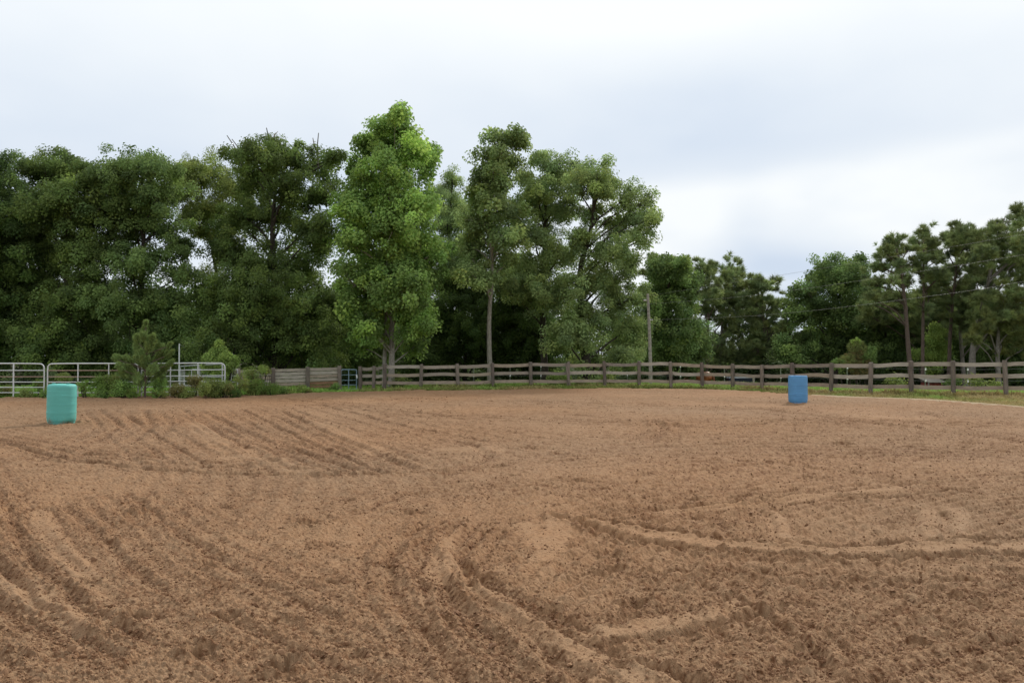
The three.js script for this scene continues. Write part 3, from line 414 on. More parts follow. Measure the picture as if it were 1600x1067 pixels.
tree({ name: 'pine_tree', label: 'large dense pine at the right edge with a thick grey trunk', d: 50, trunk: [[1519, 618], [1522, 540], [1545, 440], [1575, 340]], r0: 0.24, bark: 'greypine', kit: 'pine', tone: 'pine', sc: 1.1, flat: 0.8, lobes: [[1586, 340, 19], [1552, 360, 21], [1580, 374, 32], [1545, 395, 26], [1602, 388, 32], [1570, 430, 36], [1612, 440, 36], [1530, 450, 26], [1640, 380, 46], [1550, 480, 30], [1590, 490, 36]], deep: 1.8, dens: 1.25 }, 34);
tree({ name: 'pine_tree', label: 'pine with a pale leaning trunk right of the red shed', d: 54, trunk: [[1508, 616], [1503, 540], [1500, 480], [1498, 440]], r0: 0.15, bark: 'greypine', kit: 'pine', tone: 'pineDark', sc: 1.1, flat: 0.75, lobes: [[1500, 450, 24], [1520, 470, 24], [1478, 476, 24], [1505, 500, 24], [1540, 510, 24]], deep: 1.5, dens: 1.2 }, 35);
tree({ name: 'pine_tree', label: 'low bushy pine between the leaning-trunk pine and the lime sapling', d: 57, trunk: [[1452, 612], [1452, 540], [1450, 470]], r0: 0.13, bark: 'pine', kit: 'pine', tone: 'pineDark', sc: 1.15, flat: 0.8, lobes: [[1385, 472, 22], [1416, 482, 25], [1452, 472, 25], [1478, 492, 22], [1432, 510, 25], [1396, 506, 22], [1360, 490, 18]], deep: 1.4, dens: 1.3 }, 39);
tree({ name: 'pine_tree', label: 'drooping brownish pine low at the right edge', d: 49, trunk: [[1562, 618], [1560, 540], [1566, 470]], r0: 0.17, bark: 'greypine', kit: 'pine', tone: 'olive', sc: 1.1, flat: 0.7, lobes: [[1570, 480, 26], [1545, 505, 22], [1590, 510, 28], [1560, 530, 22], [1600, 545, 26], [1525, 530, 14]], deep: 1.4, dens: 1.0 }, 36);
tree({ name: 'understory_tree', label: 'dark dense tree beneath the leaning-trunk pine', d: 60, trunk: [[1385, 612], [1384, 540], [1386, 480]], r0: 0.16, kit: 'oak', tone: 'dark', sc: 1.1, lobes: [[1365, 478, 26], [1400, 490, 32], [1376, 525, 36], [1418, 530, 32], [1395, 560, 34], [1350, 555, 26], [1440, 500, 24]], deep: 1.5 }, 37);
tree({ name: 'understory_tree', label: 'dark leafy tree low behind the grey pine trunks at right', d: 60, trunk: [[1540, 612], [1542, 540], [1545, 490]], r0: 0.16, kit: 'oak', tone: 'dark', sc: 1.1, lobes: [[1500, 520, 30], [1540, 520, 34], [1585, 520, 38], [1520, 560, 32], [1570, 565, 36], [1612, 555, 36], [1480, 560, 26], [1620, 490, 34]], deep: 1.5 }, 38);

// saplings and bushes beyond the fence
function bush(name, label, category, d, lobes, kit, tone, seed, o = {}) {   // lobes [px, py, r px, tone?]; the first also places the stems
  const r = rng(seed), x = (lobes[0][0] - CX) / F * d, y = G(x, -d), root = base(name, V(x, y, -d), label, category, o.group), sp = new Spray(kit, seed + 5), m = d / F, geos = [], sc = o.sc ?? 0.7;
  for (const [px, py, rp, tn] of lobes) {
    const c = at(px, py, d + (r() - 0.5) * rp * m), R = rp * m, tone_ = TONES[tn ?? tone], n = Math.round((o.n ?? 150) * (R / 0.5) ** 1.7 / (sc / 0.7) ** 1.5);
    const foot = V(x + (c.x - x) * 0.6, Math.min(G(x, -d), c.y) - 0.05, -d + (r() - 0.5) * 0.2);
    for (let k = 0; k < 3; k++) geos.push(tube([foot, foot.clone().lerp(c, 0.6).add(V((r() - 0.5) * 0.2, 0.05, (r() - 0.5) * 0.2)), c.clone().addScaledVector(rs(r), R * 0.8)], (t) => lerp(0.016, 0.005, t) * (o.stem ?? 1), 5, 4, false));
    for (let i = 0; i < n; i++) { const w = rs(r), k = Math.cbrt(w.length()); const p = c.clone().add(V(w.x * R, w.y * R * (o.flat ?? 0.9), w.z * R)); if (p.y < y - 0.05) continue; sp.put(p, V(w.x + (r() - 0.5), 0.6 + w.y * 0.5, w.z + (r() - 0.5)), sc, tone_, 0.3); }
  }
  partW('stem', mergeGeometries(geos), BARK.dark, root); sp.build('foliage', root, root);
  return root;
}
bush('sapling', 'lime green leafy sapling above the red shed', 'sapling', 54, [[1460, 565, 10], [1462, 530, 15], [1468, 520, 12], [1470, 545, 14], [1452, 555, 12], [1434, 552, 9], [1475, 565, 10], [1458, 575, 12], [1462, 512, 7]], 'tulip', 'lime', 301, { sc: 0.75, stem: 2, n: 90 });
bush('juniper_bush', 'brownish cone-shaped bush with a lime vine over its top', 'bush', 46, [[1338, 562, 20], [1340, 545, 15, 'olive'], [1338, 534, 7, 'lime'], [1325, 565, 14, 'olive'], [1358, 560, 14, 'mid'], [1362, 548, 9, 'mid'], [1310, 570, 12, 'mid'], [1345, 574, 20]], 'twig', 'brown', 302, { sc: 1.0, n: 220 });
for (const [px, py, rr, tn, lab] of [[1395, 596, 12, 'light', 'green weeds behind the fence left of the leaning pine trunk'], [1522, 598, 12, 'light', 'low green bush behind the fence right of the red shed'], [1487, 596, 9, 'dark', 'small dark bush touching the right side of the red shed'], [1552, 602, 9, 'light', 'low grassy bush behind the last right fence panel'], [1100, 604, 6, 'light', 'small green weed in front of the chestnut horse']]) bush('weed_bush', lab, 'bush', lut(FENCE, px) + 8 - (px === 1100 ? 6 : 0), [[px, py, rr], [px + rr * 0.8, py + 3, rr * 0.7]], 'weed', tn, 310 + px, { sc: 1.3, n: 110 });
for (const [px, py, rr, tn, lab] of [[748, 600, 6, 'lime', 'small lime weed at the fence foot left of the slender pale trunk'], [873, 590, 13, 'lime', 'bright lime sumac weed behind the fence left of the split post'], [950, 590, 9, 'light', 'green weed behind the fence right of the split post'], [625, 594, 9, 'light', 'leafy weed at the foot of the double grey trunk'], [907, 598, 7, 'light', 'small green weed right beside the split fence post']]) bush('weed', lab, 'weed', lut(FENCE, px) + 0.8, [[px, py, rr], [px + rr * 0.9, py + 4, rr * 0.6], [px - rr * 0.8, py + 5, rr * 0.6]], 'weed', tn, 330 + px, { sc: 1.1, n: 110 });

// the wood behind: whole far trees that read as one mass
{
  const r = rng(404), tr = [], sp = [];
  const g = leafGeo(700, 0.34, 0.26, 1, 77), p = g.attributes.position;      // one crown of loose leaves round a trunk
  { const q = rng(9); for (let i = 0; i < p.count; i += 4) { const w = rs(q).normalize().multiplyScalar(0.55 + 0.45 * q()), lump = 0.75 + 0.35 * noise(w.x * 2 + 3, w.y * 2 + w.z), cx = w.x * 2.3 * lump, cy = 4.6 + w.y * 4.0 * lump, cz = w.z * 2.3 * lump; const ox = p.getX(i), oy = p.getY(i), oz = p.getZ(i); for (let k = 0; k < 4; k++) p.setXYZ(i + k, p.getX(i + k) - ox + cx, p.getY(i + k) - oy + cy, p.getZ(i + k) - oz + cz); } g.computeVertexNormals(); }
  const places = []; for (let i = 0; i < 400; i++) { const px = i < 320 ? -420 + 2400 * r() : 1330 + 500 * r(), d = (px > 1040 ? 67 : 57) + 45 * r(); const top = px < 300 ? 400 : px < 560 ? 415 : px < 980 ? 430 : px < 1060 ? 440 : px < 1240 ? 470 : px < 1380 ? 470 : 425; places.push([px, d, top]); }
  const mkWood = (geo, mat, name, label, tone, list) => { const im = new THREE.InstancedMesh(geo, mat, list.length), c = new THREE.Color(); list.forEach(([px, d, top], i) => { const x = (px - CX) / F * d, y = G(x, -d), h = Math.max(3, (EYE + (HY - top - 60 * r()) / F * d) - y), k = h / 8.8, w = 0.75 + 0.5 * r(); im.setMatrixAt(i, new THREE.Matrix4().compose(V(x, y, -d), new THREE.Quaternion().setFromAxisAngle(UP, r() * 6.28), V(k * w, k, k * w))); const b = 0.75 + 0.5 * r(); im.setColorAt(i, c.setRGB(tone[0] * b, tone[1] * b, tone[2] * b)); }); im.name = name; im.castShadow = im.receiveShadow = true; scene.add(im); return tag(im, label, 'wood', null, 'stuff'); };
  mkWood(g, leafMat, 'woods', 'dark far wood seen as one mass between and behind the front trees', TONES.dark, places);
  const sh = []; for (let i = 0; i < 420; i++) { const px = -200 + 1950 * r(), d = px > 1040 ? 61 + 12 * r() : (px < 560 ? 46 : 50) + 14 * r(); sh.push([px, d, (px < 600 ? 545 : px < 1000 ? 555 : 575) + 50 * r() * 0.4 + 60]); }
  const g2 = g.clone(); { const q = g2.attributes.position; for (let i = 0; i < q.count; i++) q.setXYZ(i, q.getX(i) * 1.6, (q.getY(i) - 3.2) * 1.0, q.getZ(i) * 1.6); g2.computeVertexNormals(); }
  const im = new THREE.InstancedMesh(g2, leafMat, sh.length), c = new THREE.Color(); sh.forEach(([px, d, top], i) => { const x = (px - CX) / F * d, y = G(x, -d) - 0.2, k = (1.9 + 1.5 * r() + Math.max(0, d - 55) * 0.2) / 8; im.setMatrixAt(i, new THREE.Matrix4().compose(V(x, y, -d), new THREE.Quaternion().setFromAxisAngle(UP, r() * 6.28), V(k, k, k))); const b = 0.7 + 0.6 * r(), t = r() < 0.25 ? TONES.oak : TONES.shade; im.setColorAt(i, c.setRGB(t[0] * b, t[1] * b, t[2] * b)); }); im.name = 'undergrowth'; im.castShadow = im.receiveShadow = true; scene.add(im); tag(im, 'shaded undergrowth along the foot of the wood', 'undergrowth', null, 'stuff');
}

// ---------------------------------------------------------------- grass
{
  const blade = (n, len, seed) => { const r = rng(seed), pos = [], idx = []; for (let i = 0; i < n; i++) { const a = r() * 6.283, L = len * (0.5 + 0.7 * r()), lean = 0.25 + 0.6 * r(), bx = (r() - 0.5) * 0.14, bz = (r() - 0.5) * 0.14, w = 0.006 + 0.004 * r(), sx = -Math.sin(a) * w, sz = Math.cos(a) * w, o = pos.length / 3; const dx = Math.cos(a) * L * lean, dz = Math.sin(a) * L * lean; pos.push(bx - sx, 0, bz - sz, bx + sx, 0, bz + sz, bx + dx * 0.4 + sx, L * 0.65, bz + dz * 0.4 + sz, bx + dx * 0.4 - sx, L * 0.65, bz + dz * 0.4 - sz, bx + dx, L * 0.95, bz + dz); idx.push(o, o + 1, o + 2, o, o + 2, o + 3, o + 3, o + 2, o + 4); } return geoOf(pos, idx); };
  const g = blade(16, 0.2, 3), r = rng(71), M = [], C = [];
  const DG = [0.42, 0.33, 0.15], GR = [0.26, 0.43, 0.085], OL = [0.28, 0.30, 0.09];
  let guard = 0; while (M.length < 26000 && guard++ < 400000) {
    const px = -80 + 1800 * r(), e = lut(EDGE, px), f = lut(FENCE, px), d = r() < 0.62 ? e - 0.1 + (f + 1.0 - e) * r() : f + 1 + 12 * r() ** 1.3, x = (px - CX) / F * d, z = -d;
    const patch = fbm(x * 0.5 + 4, z * 0.5, 3), over = d - e, dry = clamp((d < f + 0.6 ? (px < 1190 ? 0.52 : 0.78) : 0.1) + 1.1 * patch + (px > 1440 && d < f ? 0.1 : 0) - (px < 560 ? 0.5 : 0), 0, 1);
    if (over < 0.25 && r() > 0.25 + patch) continue; if (px > 1270 && over < 0.55) continue; if (px > 1185 && px < 1370 && d > f + 0.3 && d < f + 1.4) continue; if (patch < -0.22 && r() < 0.6) continue;
    const c = dry > 0.5 ? OL.map((v, k) => lerp(v, DG[k], (dry - 0.5) * 2)) : GR.map((v, k) => lerp(v, OL[k], dry * 2)), b = 0.8 + 0.4 * r(), s = (0.45 + 0.7 * r()) * (over < 0.6 ? 0.55 : 1) * (px > 1190 && d < f ? 0.8 : 1) * (Math.abs(d - f) < 0.35 && r() < 0.3 ? 1.45 : 1);
    M.push(new THREE.Matrix4().compose(V(x, G(x, z) - 0.01, z), new THREE.Quaternion().setFromAxisAngle(UP, r() * 6.28), V(s * 1.4, s, s * 1.4))); C.push(c.map((v) => v * b));
  }
  const im = new THREE.InstancedMesh(g, new THREE.MeshPhysicalMaterial({ color: 0xffffff, roughness: 0.95, transmission: 0.3, thickness: 0, specularIntensity: 0.2, side: THREE.DoubleSide }), M.length), c = new THREE.Color(); M.forEach((m, i) => { im.setMatrixAt(i, m); im.setColorAt(i, c.setRGB(...C[i])); }); im.name = 'grass'; im.castShadow = im.receiveShadow = true; scene.add(im); tag(im, 'dry and green grass along the fence and on the pasture behind', 'grass', null, 'stuff');
}

// ---------------------------------------------------------------- wooden fences
const woodTex = tex([512, 256], (u, v) => { const a = tnoise(u, v, 6, 60, 21), b = tnoise(u, v, 14, 120, 22), c = tnoise(u, v, 5, 8, 23), q = 0.74 + 0.28 * a + 0.2 * b + 0.22 * c; return [q, q * (1 - 0.02 * c), q * (1 - 0.04 * c)]; }, false);
const wood = (r, g, b) => std(rgb(r, g, b), { map: woodTex, bumpMap: woodTex, bumpScale: 0.008, roughness: 0.95 });
const RAIL = [wood(0.44, 0.375, 0.295), wood(0.37, 0.31, 0.245), wood(0.42, 0.34, 0.25), wood(0.50, 0.44, 0.355), wood(0.31, 0.26, 0.21)], LOW = [wood(0.40, 0.31, 0.235), wood(0.44, 0.35, 0.26)], POST = [wood(0.19, 0.155, 0.122), wood(0.24, 0.195, 0.155), wood(0.165, 0.13, 0.104)];
function board(a, b, hgt, thick, r, warp = 0.018) {      // a warped board from a to b (its end centres)
  const L = a.distanceTo(b), g = new THREE.BoxGeometry(L, hgt, thick, 8, 2, 1), p = g.attributes.position, uv = g.attributes.uv, sag = (r() - 0.6) * warp * 2, s2 = (r() - 0.5) * warp, ph = r() * 6, tw = (r() - 0.5) * 0.12, ou = r() * 5, ov = r();
  for (let i = 0; i < p.count; i++) { const t = p.getX(i) / L, k = 1 - 4 * t * t; let y = p.getY(i), z = p.getZ(i); const edge = 1 + 0.06 * noise(t * 6 + ph, y * 9); uv.setXY(i, (t * L) / 1.6 + ou, y * 2.2 + ov); y = y * edge + sag * k + s2 * Math.sin(t * 6.28 + ph); z += tw * y * t * 2 + 0.015 * k * s2 / warp; p.setXYZ(i, p.getX(i), y, z); }
  g.computeVertexNormals();
  const dir = b.clone().sub(a).normalize(), zAx = V(-dir.z, 0, dir.x).normalize(), yAx = zAx.clone().cross(dir).normalize(); g.applyMatrix4(new THREE.Matrix4().makeBasis(dir, yAx, zAx)); const c = a.clone().add(b).multiplyScalar(0.5); g.translate(c.x, c.y, c.z); return g;
}
function postGeo(p, bottom, top, w, r, lean = 0.02) {     // a sawn post with worn edges and a slightly sloped top
  const h = top - bottom, pos = [], uv = [], idx = [], N = 8, ph = r() * 6, lx = (r() - 0.5) * lean * 2, lz = (r() - 0.5) * lean, rot = (r() - 0.5) * 0.3;
  for (let i = 0; i <= 6; i++) for (let j = 0; j <= N; j++) { const t = i / 6, a = (j % N) / N * 6.2832 + 0.3927 + rot, k = w / 2 * (j % 2 ? 1.12 : 1.05) * (1 + 0.05 * noise(t * 4 + ph, j % N)) * (i === 6 ? 0.9 : 1); const q = w / 2 * 1.08; const cx = clamp(Math.cos(a) * k * 1.25, -q, q), cz = clamp(Math.sin(a) * k * 1.25, -q, q); pos.push(p.x + cx + lx * t * h, bottom + t * h + (i === 6 ? 0.03 * Math.cos(a + ph) * w * 3 : 0), p.z + cz + lz * t * h); uv.push(t * h / 1.6 + ph, (j / N) * 0.6); }
  for (let i = 0; i < 6; i++) for (let j = 0; j < N; j++) { const a = i * (N + 1) + j, c = a + N + 1; idx.push(a, c, a + 1, a + 1, c, c + 1); }
  const o = pos.length / 3; pos.push(p.x + lx * h, top + 0.01, p.z + lz * h); uv.push(ph, 0); for (let j = 0; j < N; j++) { const a = 6 * (N + 1) + j; idx.push(a, o, a + 1); }
  return geoOf(pos, idx, uv);
}
{
  const r = rng(808), P = [[563, 574], [583, 573], [601, 570.5], [657, 570], [716, 570], [771, 568], [830, 567], [888, 567], [946, 565.5], [999, 565.5], [1049, 566], [1098, 568], [1145, 569.5], [1191, 571], [1240, 568.5], [1298, 568], [1360, 567.5], [1424, 565.5], [1490, 565], [1573, 565], [1668, 563], [1780, 561]];
  const pts = P.map(([px, ty]) => { const d = lut(FENCE, px), p = at(px, ty, d); return { p, top: p.y, g: G(p.x, p.z) }; });
  const root = base('rail_fence', V(pts[8].p.x, pts[8].g, pts[8].p.z), 'long weathered grey three-rail wooden fence along the far side of the arena', 'fence');
  pts.forEach((q, i) => { partW('post', postGeo(q.p, q.g - 0.25, q.top + 0.02 + 0.03 * r(), 0.125 + 0.025 * r(), r, 0.045), POST[i % 3], root); });
  { const q = pts[7]; partW('post', tube([V(q.p.x - 0.09, q.top - 0.02, q.p.z - 0.04), V(q.p.x - 0.05, q.top - 0.5, q.p.z + 0.10), V(q.p.x + 0.13, q.g - 0.2, q.p.z + 0.08)], 0.045, 8, 7), POST[1], root); }
  const H = [0.075, 0.405, 0.725].map((f) => pts.map((q) => q.top - f * (q.top - Math.max(q.g, -0.02)) + (r() - 0.5) * 0.03));
  for (let i = 0; i + 1 < pts.length; i++) for (let k = 0; k < 3; k++) {
    const A = pts[i].p, B = pts[i + 1].p, dir = B.clone().sub(A).setY(0).normalize(), back = V(dir.z, 0, -dir.x).multiplyScalar(0.085), a = V(A.x, H[k][i], A.z).add(back), b = V(B.x, H[k][i + 1], B.z).add(back);
    if (k === 0 && i === 7) b.y -= 0.01; const a2 = a.clone().lerp(b, 0.003), b2 = b.clone().lerp(a, 0.003);
    partW('rail', board(a2, b2, 0.145 + 0.012 * (r() - 0.5), 0.032, r, k === 0 && i === 7 ? 0.07 : 0.034), k === 2 ? LOW[(i * 3) % 2] : RAIL[Math.floor(r() * 5)], root);
  }
}
{
  const r = rng(809), P = [[372, 577, 35.6], [427, 575.5, 36.2], [481, 574, 36.8], [531, 572.5, 37.4]], pts = P.map(([px, ty, d]) => { const p = at(px, ty, d); return { p, g: G(p.x, p.z) }; });
  const root = base('board_fence', V(pts[2].p.x, pts[2].g, pts[2].p.z), 'weathered wooden fence of close horizontal boards left of the pipe gate', 'fence');
  pts.forEach((q, i) => partW('post', postGeo(V(q.p.x, 0, q.p.z), q.g - 0.2, q.p.y + 0.02, 0.15, r), POST[(i + 1) % 3], root));
  const clay = wood(0.30, 0.175, 0.09);
  for (let i = 0; i + 1 < pts.length; i++) for (let k = 0; k < 6; k++) { const A = pts[i].p.clone(), B = pts[i + 1].p.clone(), y = 0.10 + k * 0.155; A.y -= y; B.y -= y; A.z -= 0.09; B.z -= 0.09; partW('board', board(A.lerp(B, 0.003), B, 0.132, 0.03, r, 0.008), k === 5 || (k === 4 && i === 2) ? clay : RAIL[[0, 2, 3][Math.floor(r() * 3)]], root); }
}

// ---------------------------------------------------------------- steel panels and gates
const galv = std(rgb(0.62, 0.63, 0.62), { metalness: 0.35, roughness: 0.45 }), rusty = std(rgb(0.36, 0.25, 0.19), { metalness: 0.2, roughness: 0.7 }), bluePipe = std(rgb(0.22, 0.31, 0.36), { metalness: 0.2, roughness: 0.5 }), galvDull = std(rgb(0.46, 0.47, 0.46), { metalness: 0.3, roughness: 0.55 });
function panel(name, label, category, A, B, topA, topB, bottom, railYs, braces, o = {}) {   // A, B [px, d]; top as height; rounded top corners
  const a = V((A[0] - CX) / F * A[1], 0, -A[1]), b = V((B[0] - CX) / F * B[1], 0, -B[1]), root = base(name, V((a.x + b.x) / 2, bottom, (a.z + b.z) / 2), label, category, o.group), dir = b.clone().sub(a).normalize(), rad = o.rad ?? 0.024, rc = o.round ?? 0.16, m = o.mat ?? galv;
  const pt = (s, y) => V(lerp(a.x, b.x, s), y, lerp(a.z, b.z, s)), L = a.distanceTo(b), k = rc / L;
  const fp = [pt(0, bottom - 0.05), pt(0, topA - rc)]; for (let i = 1; i <= 5; i++) { const t = i / 5 * Math.PI / 2; fp.push(pt(k * (1 - Math.cos(t)), topA - rc + rc * Math.sin(t))); }
  for (let i = 0; i <= 5; i++) { const t = i / 5 * Math.PI / 2; fp.push(pt(1 - k * (1 - Math.sin(t)), topB - rc + rc * Math.cos(t))); } fp.push(pt(1, bottom - 0.05));
  const path = new THREE.CurvePath(); for (let i = 0; i + 1 < fp.length; i++) path.add(new THREE.LineCurve3(fp[i], fp[i + 1]));
  const pos = []; void pos; partW('frame', tube(fp, rad, 70, 8), m, root);
  railYs.forEach((f, i) => { const yA = lerp(bottom, topA, f), yB = lerp(bottom, topB, f); partW('rail', tube([pt(0, yA), pt(1, yB)], rad * 0.72, 1, 7), (o.rust ?? []).includes(i) ? rusty : m, root); });
  braces.forEach((s) => partW('brace', tube([pt(s, bottom + 0.02), pt(s, lerp(topA, topB, s))], rad * (o.brace ?? 0.95), 1, 7), m, root));
  return root;
}
const hAt = (py, d) => EYE - (py - HY) / F * d, PG = 'galvanised corral panels left of the arena';
panel('corral_panel', 'galvanised corral panel cut by the left picture edge, first from the left', 'corral panel', [-66, 29.8], [68.5, 29.7], hAt(568.5, 29.8), hAt(568.5, 29.7), 0.02, [0.80, 0.61, 0.45, 0.29, 0.13], [0.16, 0.645], { rust: [1], group: PG, brace: 1.15 });
panel('corral_panel', 'galvanised corral panel with rusty rails right behind the teal barrel', 'corral panel', [74, 29.7], [215.5, 29.7], hAt(568.5, 29.7), hAt(568.5, 29.7), 0.02, [0.80, 0.61, 0.45, 0.29, 0.13], [0.335, 0.675], { rust: [0, 1], group: PG });
panel('corral_panel', 'galvanised corral panel right of the pine sapling, half sunk in weeds', 'corral panel', [221, 29.8], [351, 30.6], hAt(568.5, 29.8), hAt(567.5, 30.6), 0.02, [0.80, 0.62, 0.46, 0.3, 0.14], [0.34, 0.67], { group: PG });
panel('corral_panel', 'galvanised corral panel slanting away behind the weeds', 'corral panel', [281, 36], [347, 31.0], hAt(572.5, 36), hAt(569, 31.0), -0.1, [0.62, 0.3], [0.5], { mat: galvDull, group: PG, round: 0.05 });
panel('corral_panel', 'dull low corral panel nearest the board fence', 'corral panel', [299, 35], [371, 35.4], hAt(577.5, 35), hAt(577.5, 35.4), -0.15, [0.75, 0.5, 0.25], [0.4, 0.86], { mat: galvDull, group: PG, round: 0.04, rad: 0.02 });
{ // tall walk-through frame
  const A = at(279.5, 538, 37), B = at(287.8, 543, 41.5), g = -0.15, root = base('gate_frame', V((A.x + B.x) / 2, g, (A.z + B.z) / 2), 'tall narrow steel gate frame standing behind the corral panels', 'gate frame');
  partW('upright', tube([V(A.x, g - 0.1, A.z), A], 0.03, 1, 8), galv, root); partW('upright', tube([V(B.x, g - 0.1, B.z), B], 0.03, 1, 8), galv, root); partW('top_bar', tube([A, B], 0.028, 1, 8), galv, root);
  for (let k = 0; k < 5; k++) { const y = 0.1 + k * 0.17; partW('bar', tube([V(A.x, y, A.z), V(B.x, y, B.z)], 0.016, 1, 6), galv, root); }
  for (let k = 1; k < 4; k++) partW('bar', tube([V(lerp(A.x, B.x, k / 4), -0.05, lerp(A.z, B.z, k / 4)), V(lerp(A.x, B.x, k / 4), 0.78, lerp(A.z, B.z, k / 4))], 0.014, 1, 6), galv, root);
}
{ const g = panel('pipe_gate', 'blue-grey steel pipe gate between the two wooden fences', 'gate', [533, 38.2], [557, 38.6], hAt(577.5, 38.2), hAt(577.5, 38.6), -0.22, [0.77, 0.54, 0.34, 0.15], [0.48], { mat: bluePipe, round: 0.07, rad: 0.026 });
  const p = at(557.2, 588, 38.5); const t = new THREE.BoxGeometry(0.06, 0.17, 0.012); t.rotateZ(0.15); t.translate(p.x, p.y, p.z); partW('tag', t, std(rgb(0.8, 0.8, 0.78)), g); }

// ---------------------------------------------------------------- barrels
function barrel(name, label, d, px, tint, o) {
  const x = (px - CX) / F * d, root = base(name, V(x, -0.015, -d), label, 'barrel'), R = 0.292, Hh = 0.89, r = rng(o.seed);
  const pr = [[0, 0.0], [0.255, 0.0], [0.268, 0.012], [0.272, 0.035], [0.266, 0.05], [0.278, 0.075], [R * 0.985, 0.11], [R, 0.17]];
  const ring = (y, k) => pr.push([R, y - 0.022], [R + k, y - 0.012], [R + k, y + 0.012], [R, y + 0.022]);
  if (o.rings) { ring(0.30, 0.007); pr.push([R, 0.45]); ring(0.60, 0.007); } else { { for (const y of [0.27, 0.45, 0.63]) pr.push([R, y - 0.03], [R + 0.004, y - 0.018], [R + 0.004, y + 0.018], [R, y + 0.03]); } }
  pr.push([R, 0.8], [R * 0.995, Hh - 0.06], [R * 0.985, Hh - 0.04]);
  o.rim ? pr.push([0.277, Hh - 0.03], [0.284, Hh - 0.022], [0.284, Hh], [0.270, Hh + 0.004], [0.264, Hh - 0.012], [0.20, Hh - 0.012], [0, Hh - 0.010]) : pr.push([0.281, Hh - 0.024], [0.268, Hh - 0.010], [0.245, Hh - 0.001], [0.2, Hh + 0.004], [0.1, Hh + 0.012], [0, Hh + 0.014]);
  const g = new THREE.LatheGeometry(pr.map(([a, b]) => new THREE.Vector2(a, b)), 72), p = g.attributes.position, uv = g.attributes.uv;
  for (let i = 0; i < p.count; i++) { let X = p.getX(i), Y = p.getY(i), Z = p.getZ(i); const a = Math.atan2(X, Z), rad = Math.hypot(X, Z); let k = 1 + o.wobble * (noise(Math.cos(a) * 1.3 + 4, Y * 3 + Math.sin(a) * 1.3) * 0.9); if (o.dent) { const q = Math.exp(-(((a - 1.15) / 0.55) ** 2) - (((Y - 0.01) / 0.07) ** 2)); k -= 0.16 * q; } if (Y < 0.86 || rad > 0.25) p.setXYZ(i, X * k, Y + (o.dent ? 0.05 * Math.exp(-(((a - 1.15) / 0.5) ** 2) - ((Y / 0.06) ** 2)) : 0), Z * k); uv.setXY(i, a / 6.2832 + 0.5, Y); }
  g.computeVertexNormals();
  const map = tex(512, (u, v) => { const n = tnoise(u, v, 9, 9, o.seed), f = tnoise(u, v, 60, 60, o.seed + 1), s = tnoise(u, v, 4, 70, o.seed + 2); // scuffs, and mud caked low on one side
    const mud = o.mud ? sm(0.45, 0.75, 1.15 - v * 6.5 + 0.55 * n + 0.6 * f - Math.abs(u - 0.44) * 2.0) + 0.35 * sm(0.35, 0.6, f + n) * sm(0.5, 0.1, v) : 0.6 * sm(0.5, 0.8, 0.72 - v * 4.5 + 0.6 * n + 0.6 * f), sc = 1 + 0.09 * s + 0.12 * n + 0.05 * f + 0.35 * sm(0.34, 0.5, s + 0.3 * f); const c = tint.map((t) => t * sc); const M = [0.24, 0.15, 0.09]; return c.map((t, k) => lerp(t, M[k], clamp(mud, 0, 0.85))).map((t) => Math.pow(t, 1 / 2.2)); }, true);
  const body = part('body', g, new THREE.MeshPhysicalMaterial({ map, roughness: 0.55, specularIntensity: 0.6, bumpMap: grainBump, bumpScale: 0.0015 }), root);
  for (const s of [-1, 1]) { const b = new THREE.CylinderGeometry(0.034, 0.036, 0.022, 20); b.translate(s * 0.16, (o.rim ? Hh - 0.004 : Hh + 0.014), 0.05); part('bung', b, std(rgb(...tint.map((t) => t * 0.8)), { roughness: 0.6 }), root); }
  root.rotation.z = o.tilt; root.rotation.y = o.turn ?? 0; return root;
}
barrel('plastic_barrel', 'teal plastic barrel with a dented muddy bottom on the left of the arena', 18.25, 96, [0.115, 0.43, 0.38], { seed: 31, wobble: 0.012, dent: true, mud: true, rim: false, tilt: -0.012 });
barrel('plastic_barrel', 'blue ribbed plastic barrel on the right of the arena in front of the fence', 26.1, 1247, [0.095, 0.275, 0.50], { seed: 35, wobble: 0.004, rings: true, rim: true, tilt: 0.006, turn: 0.4 });

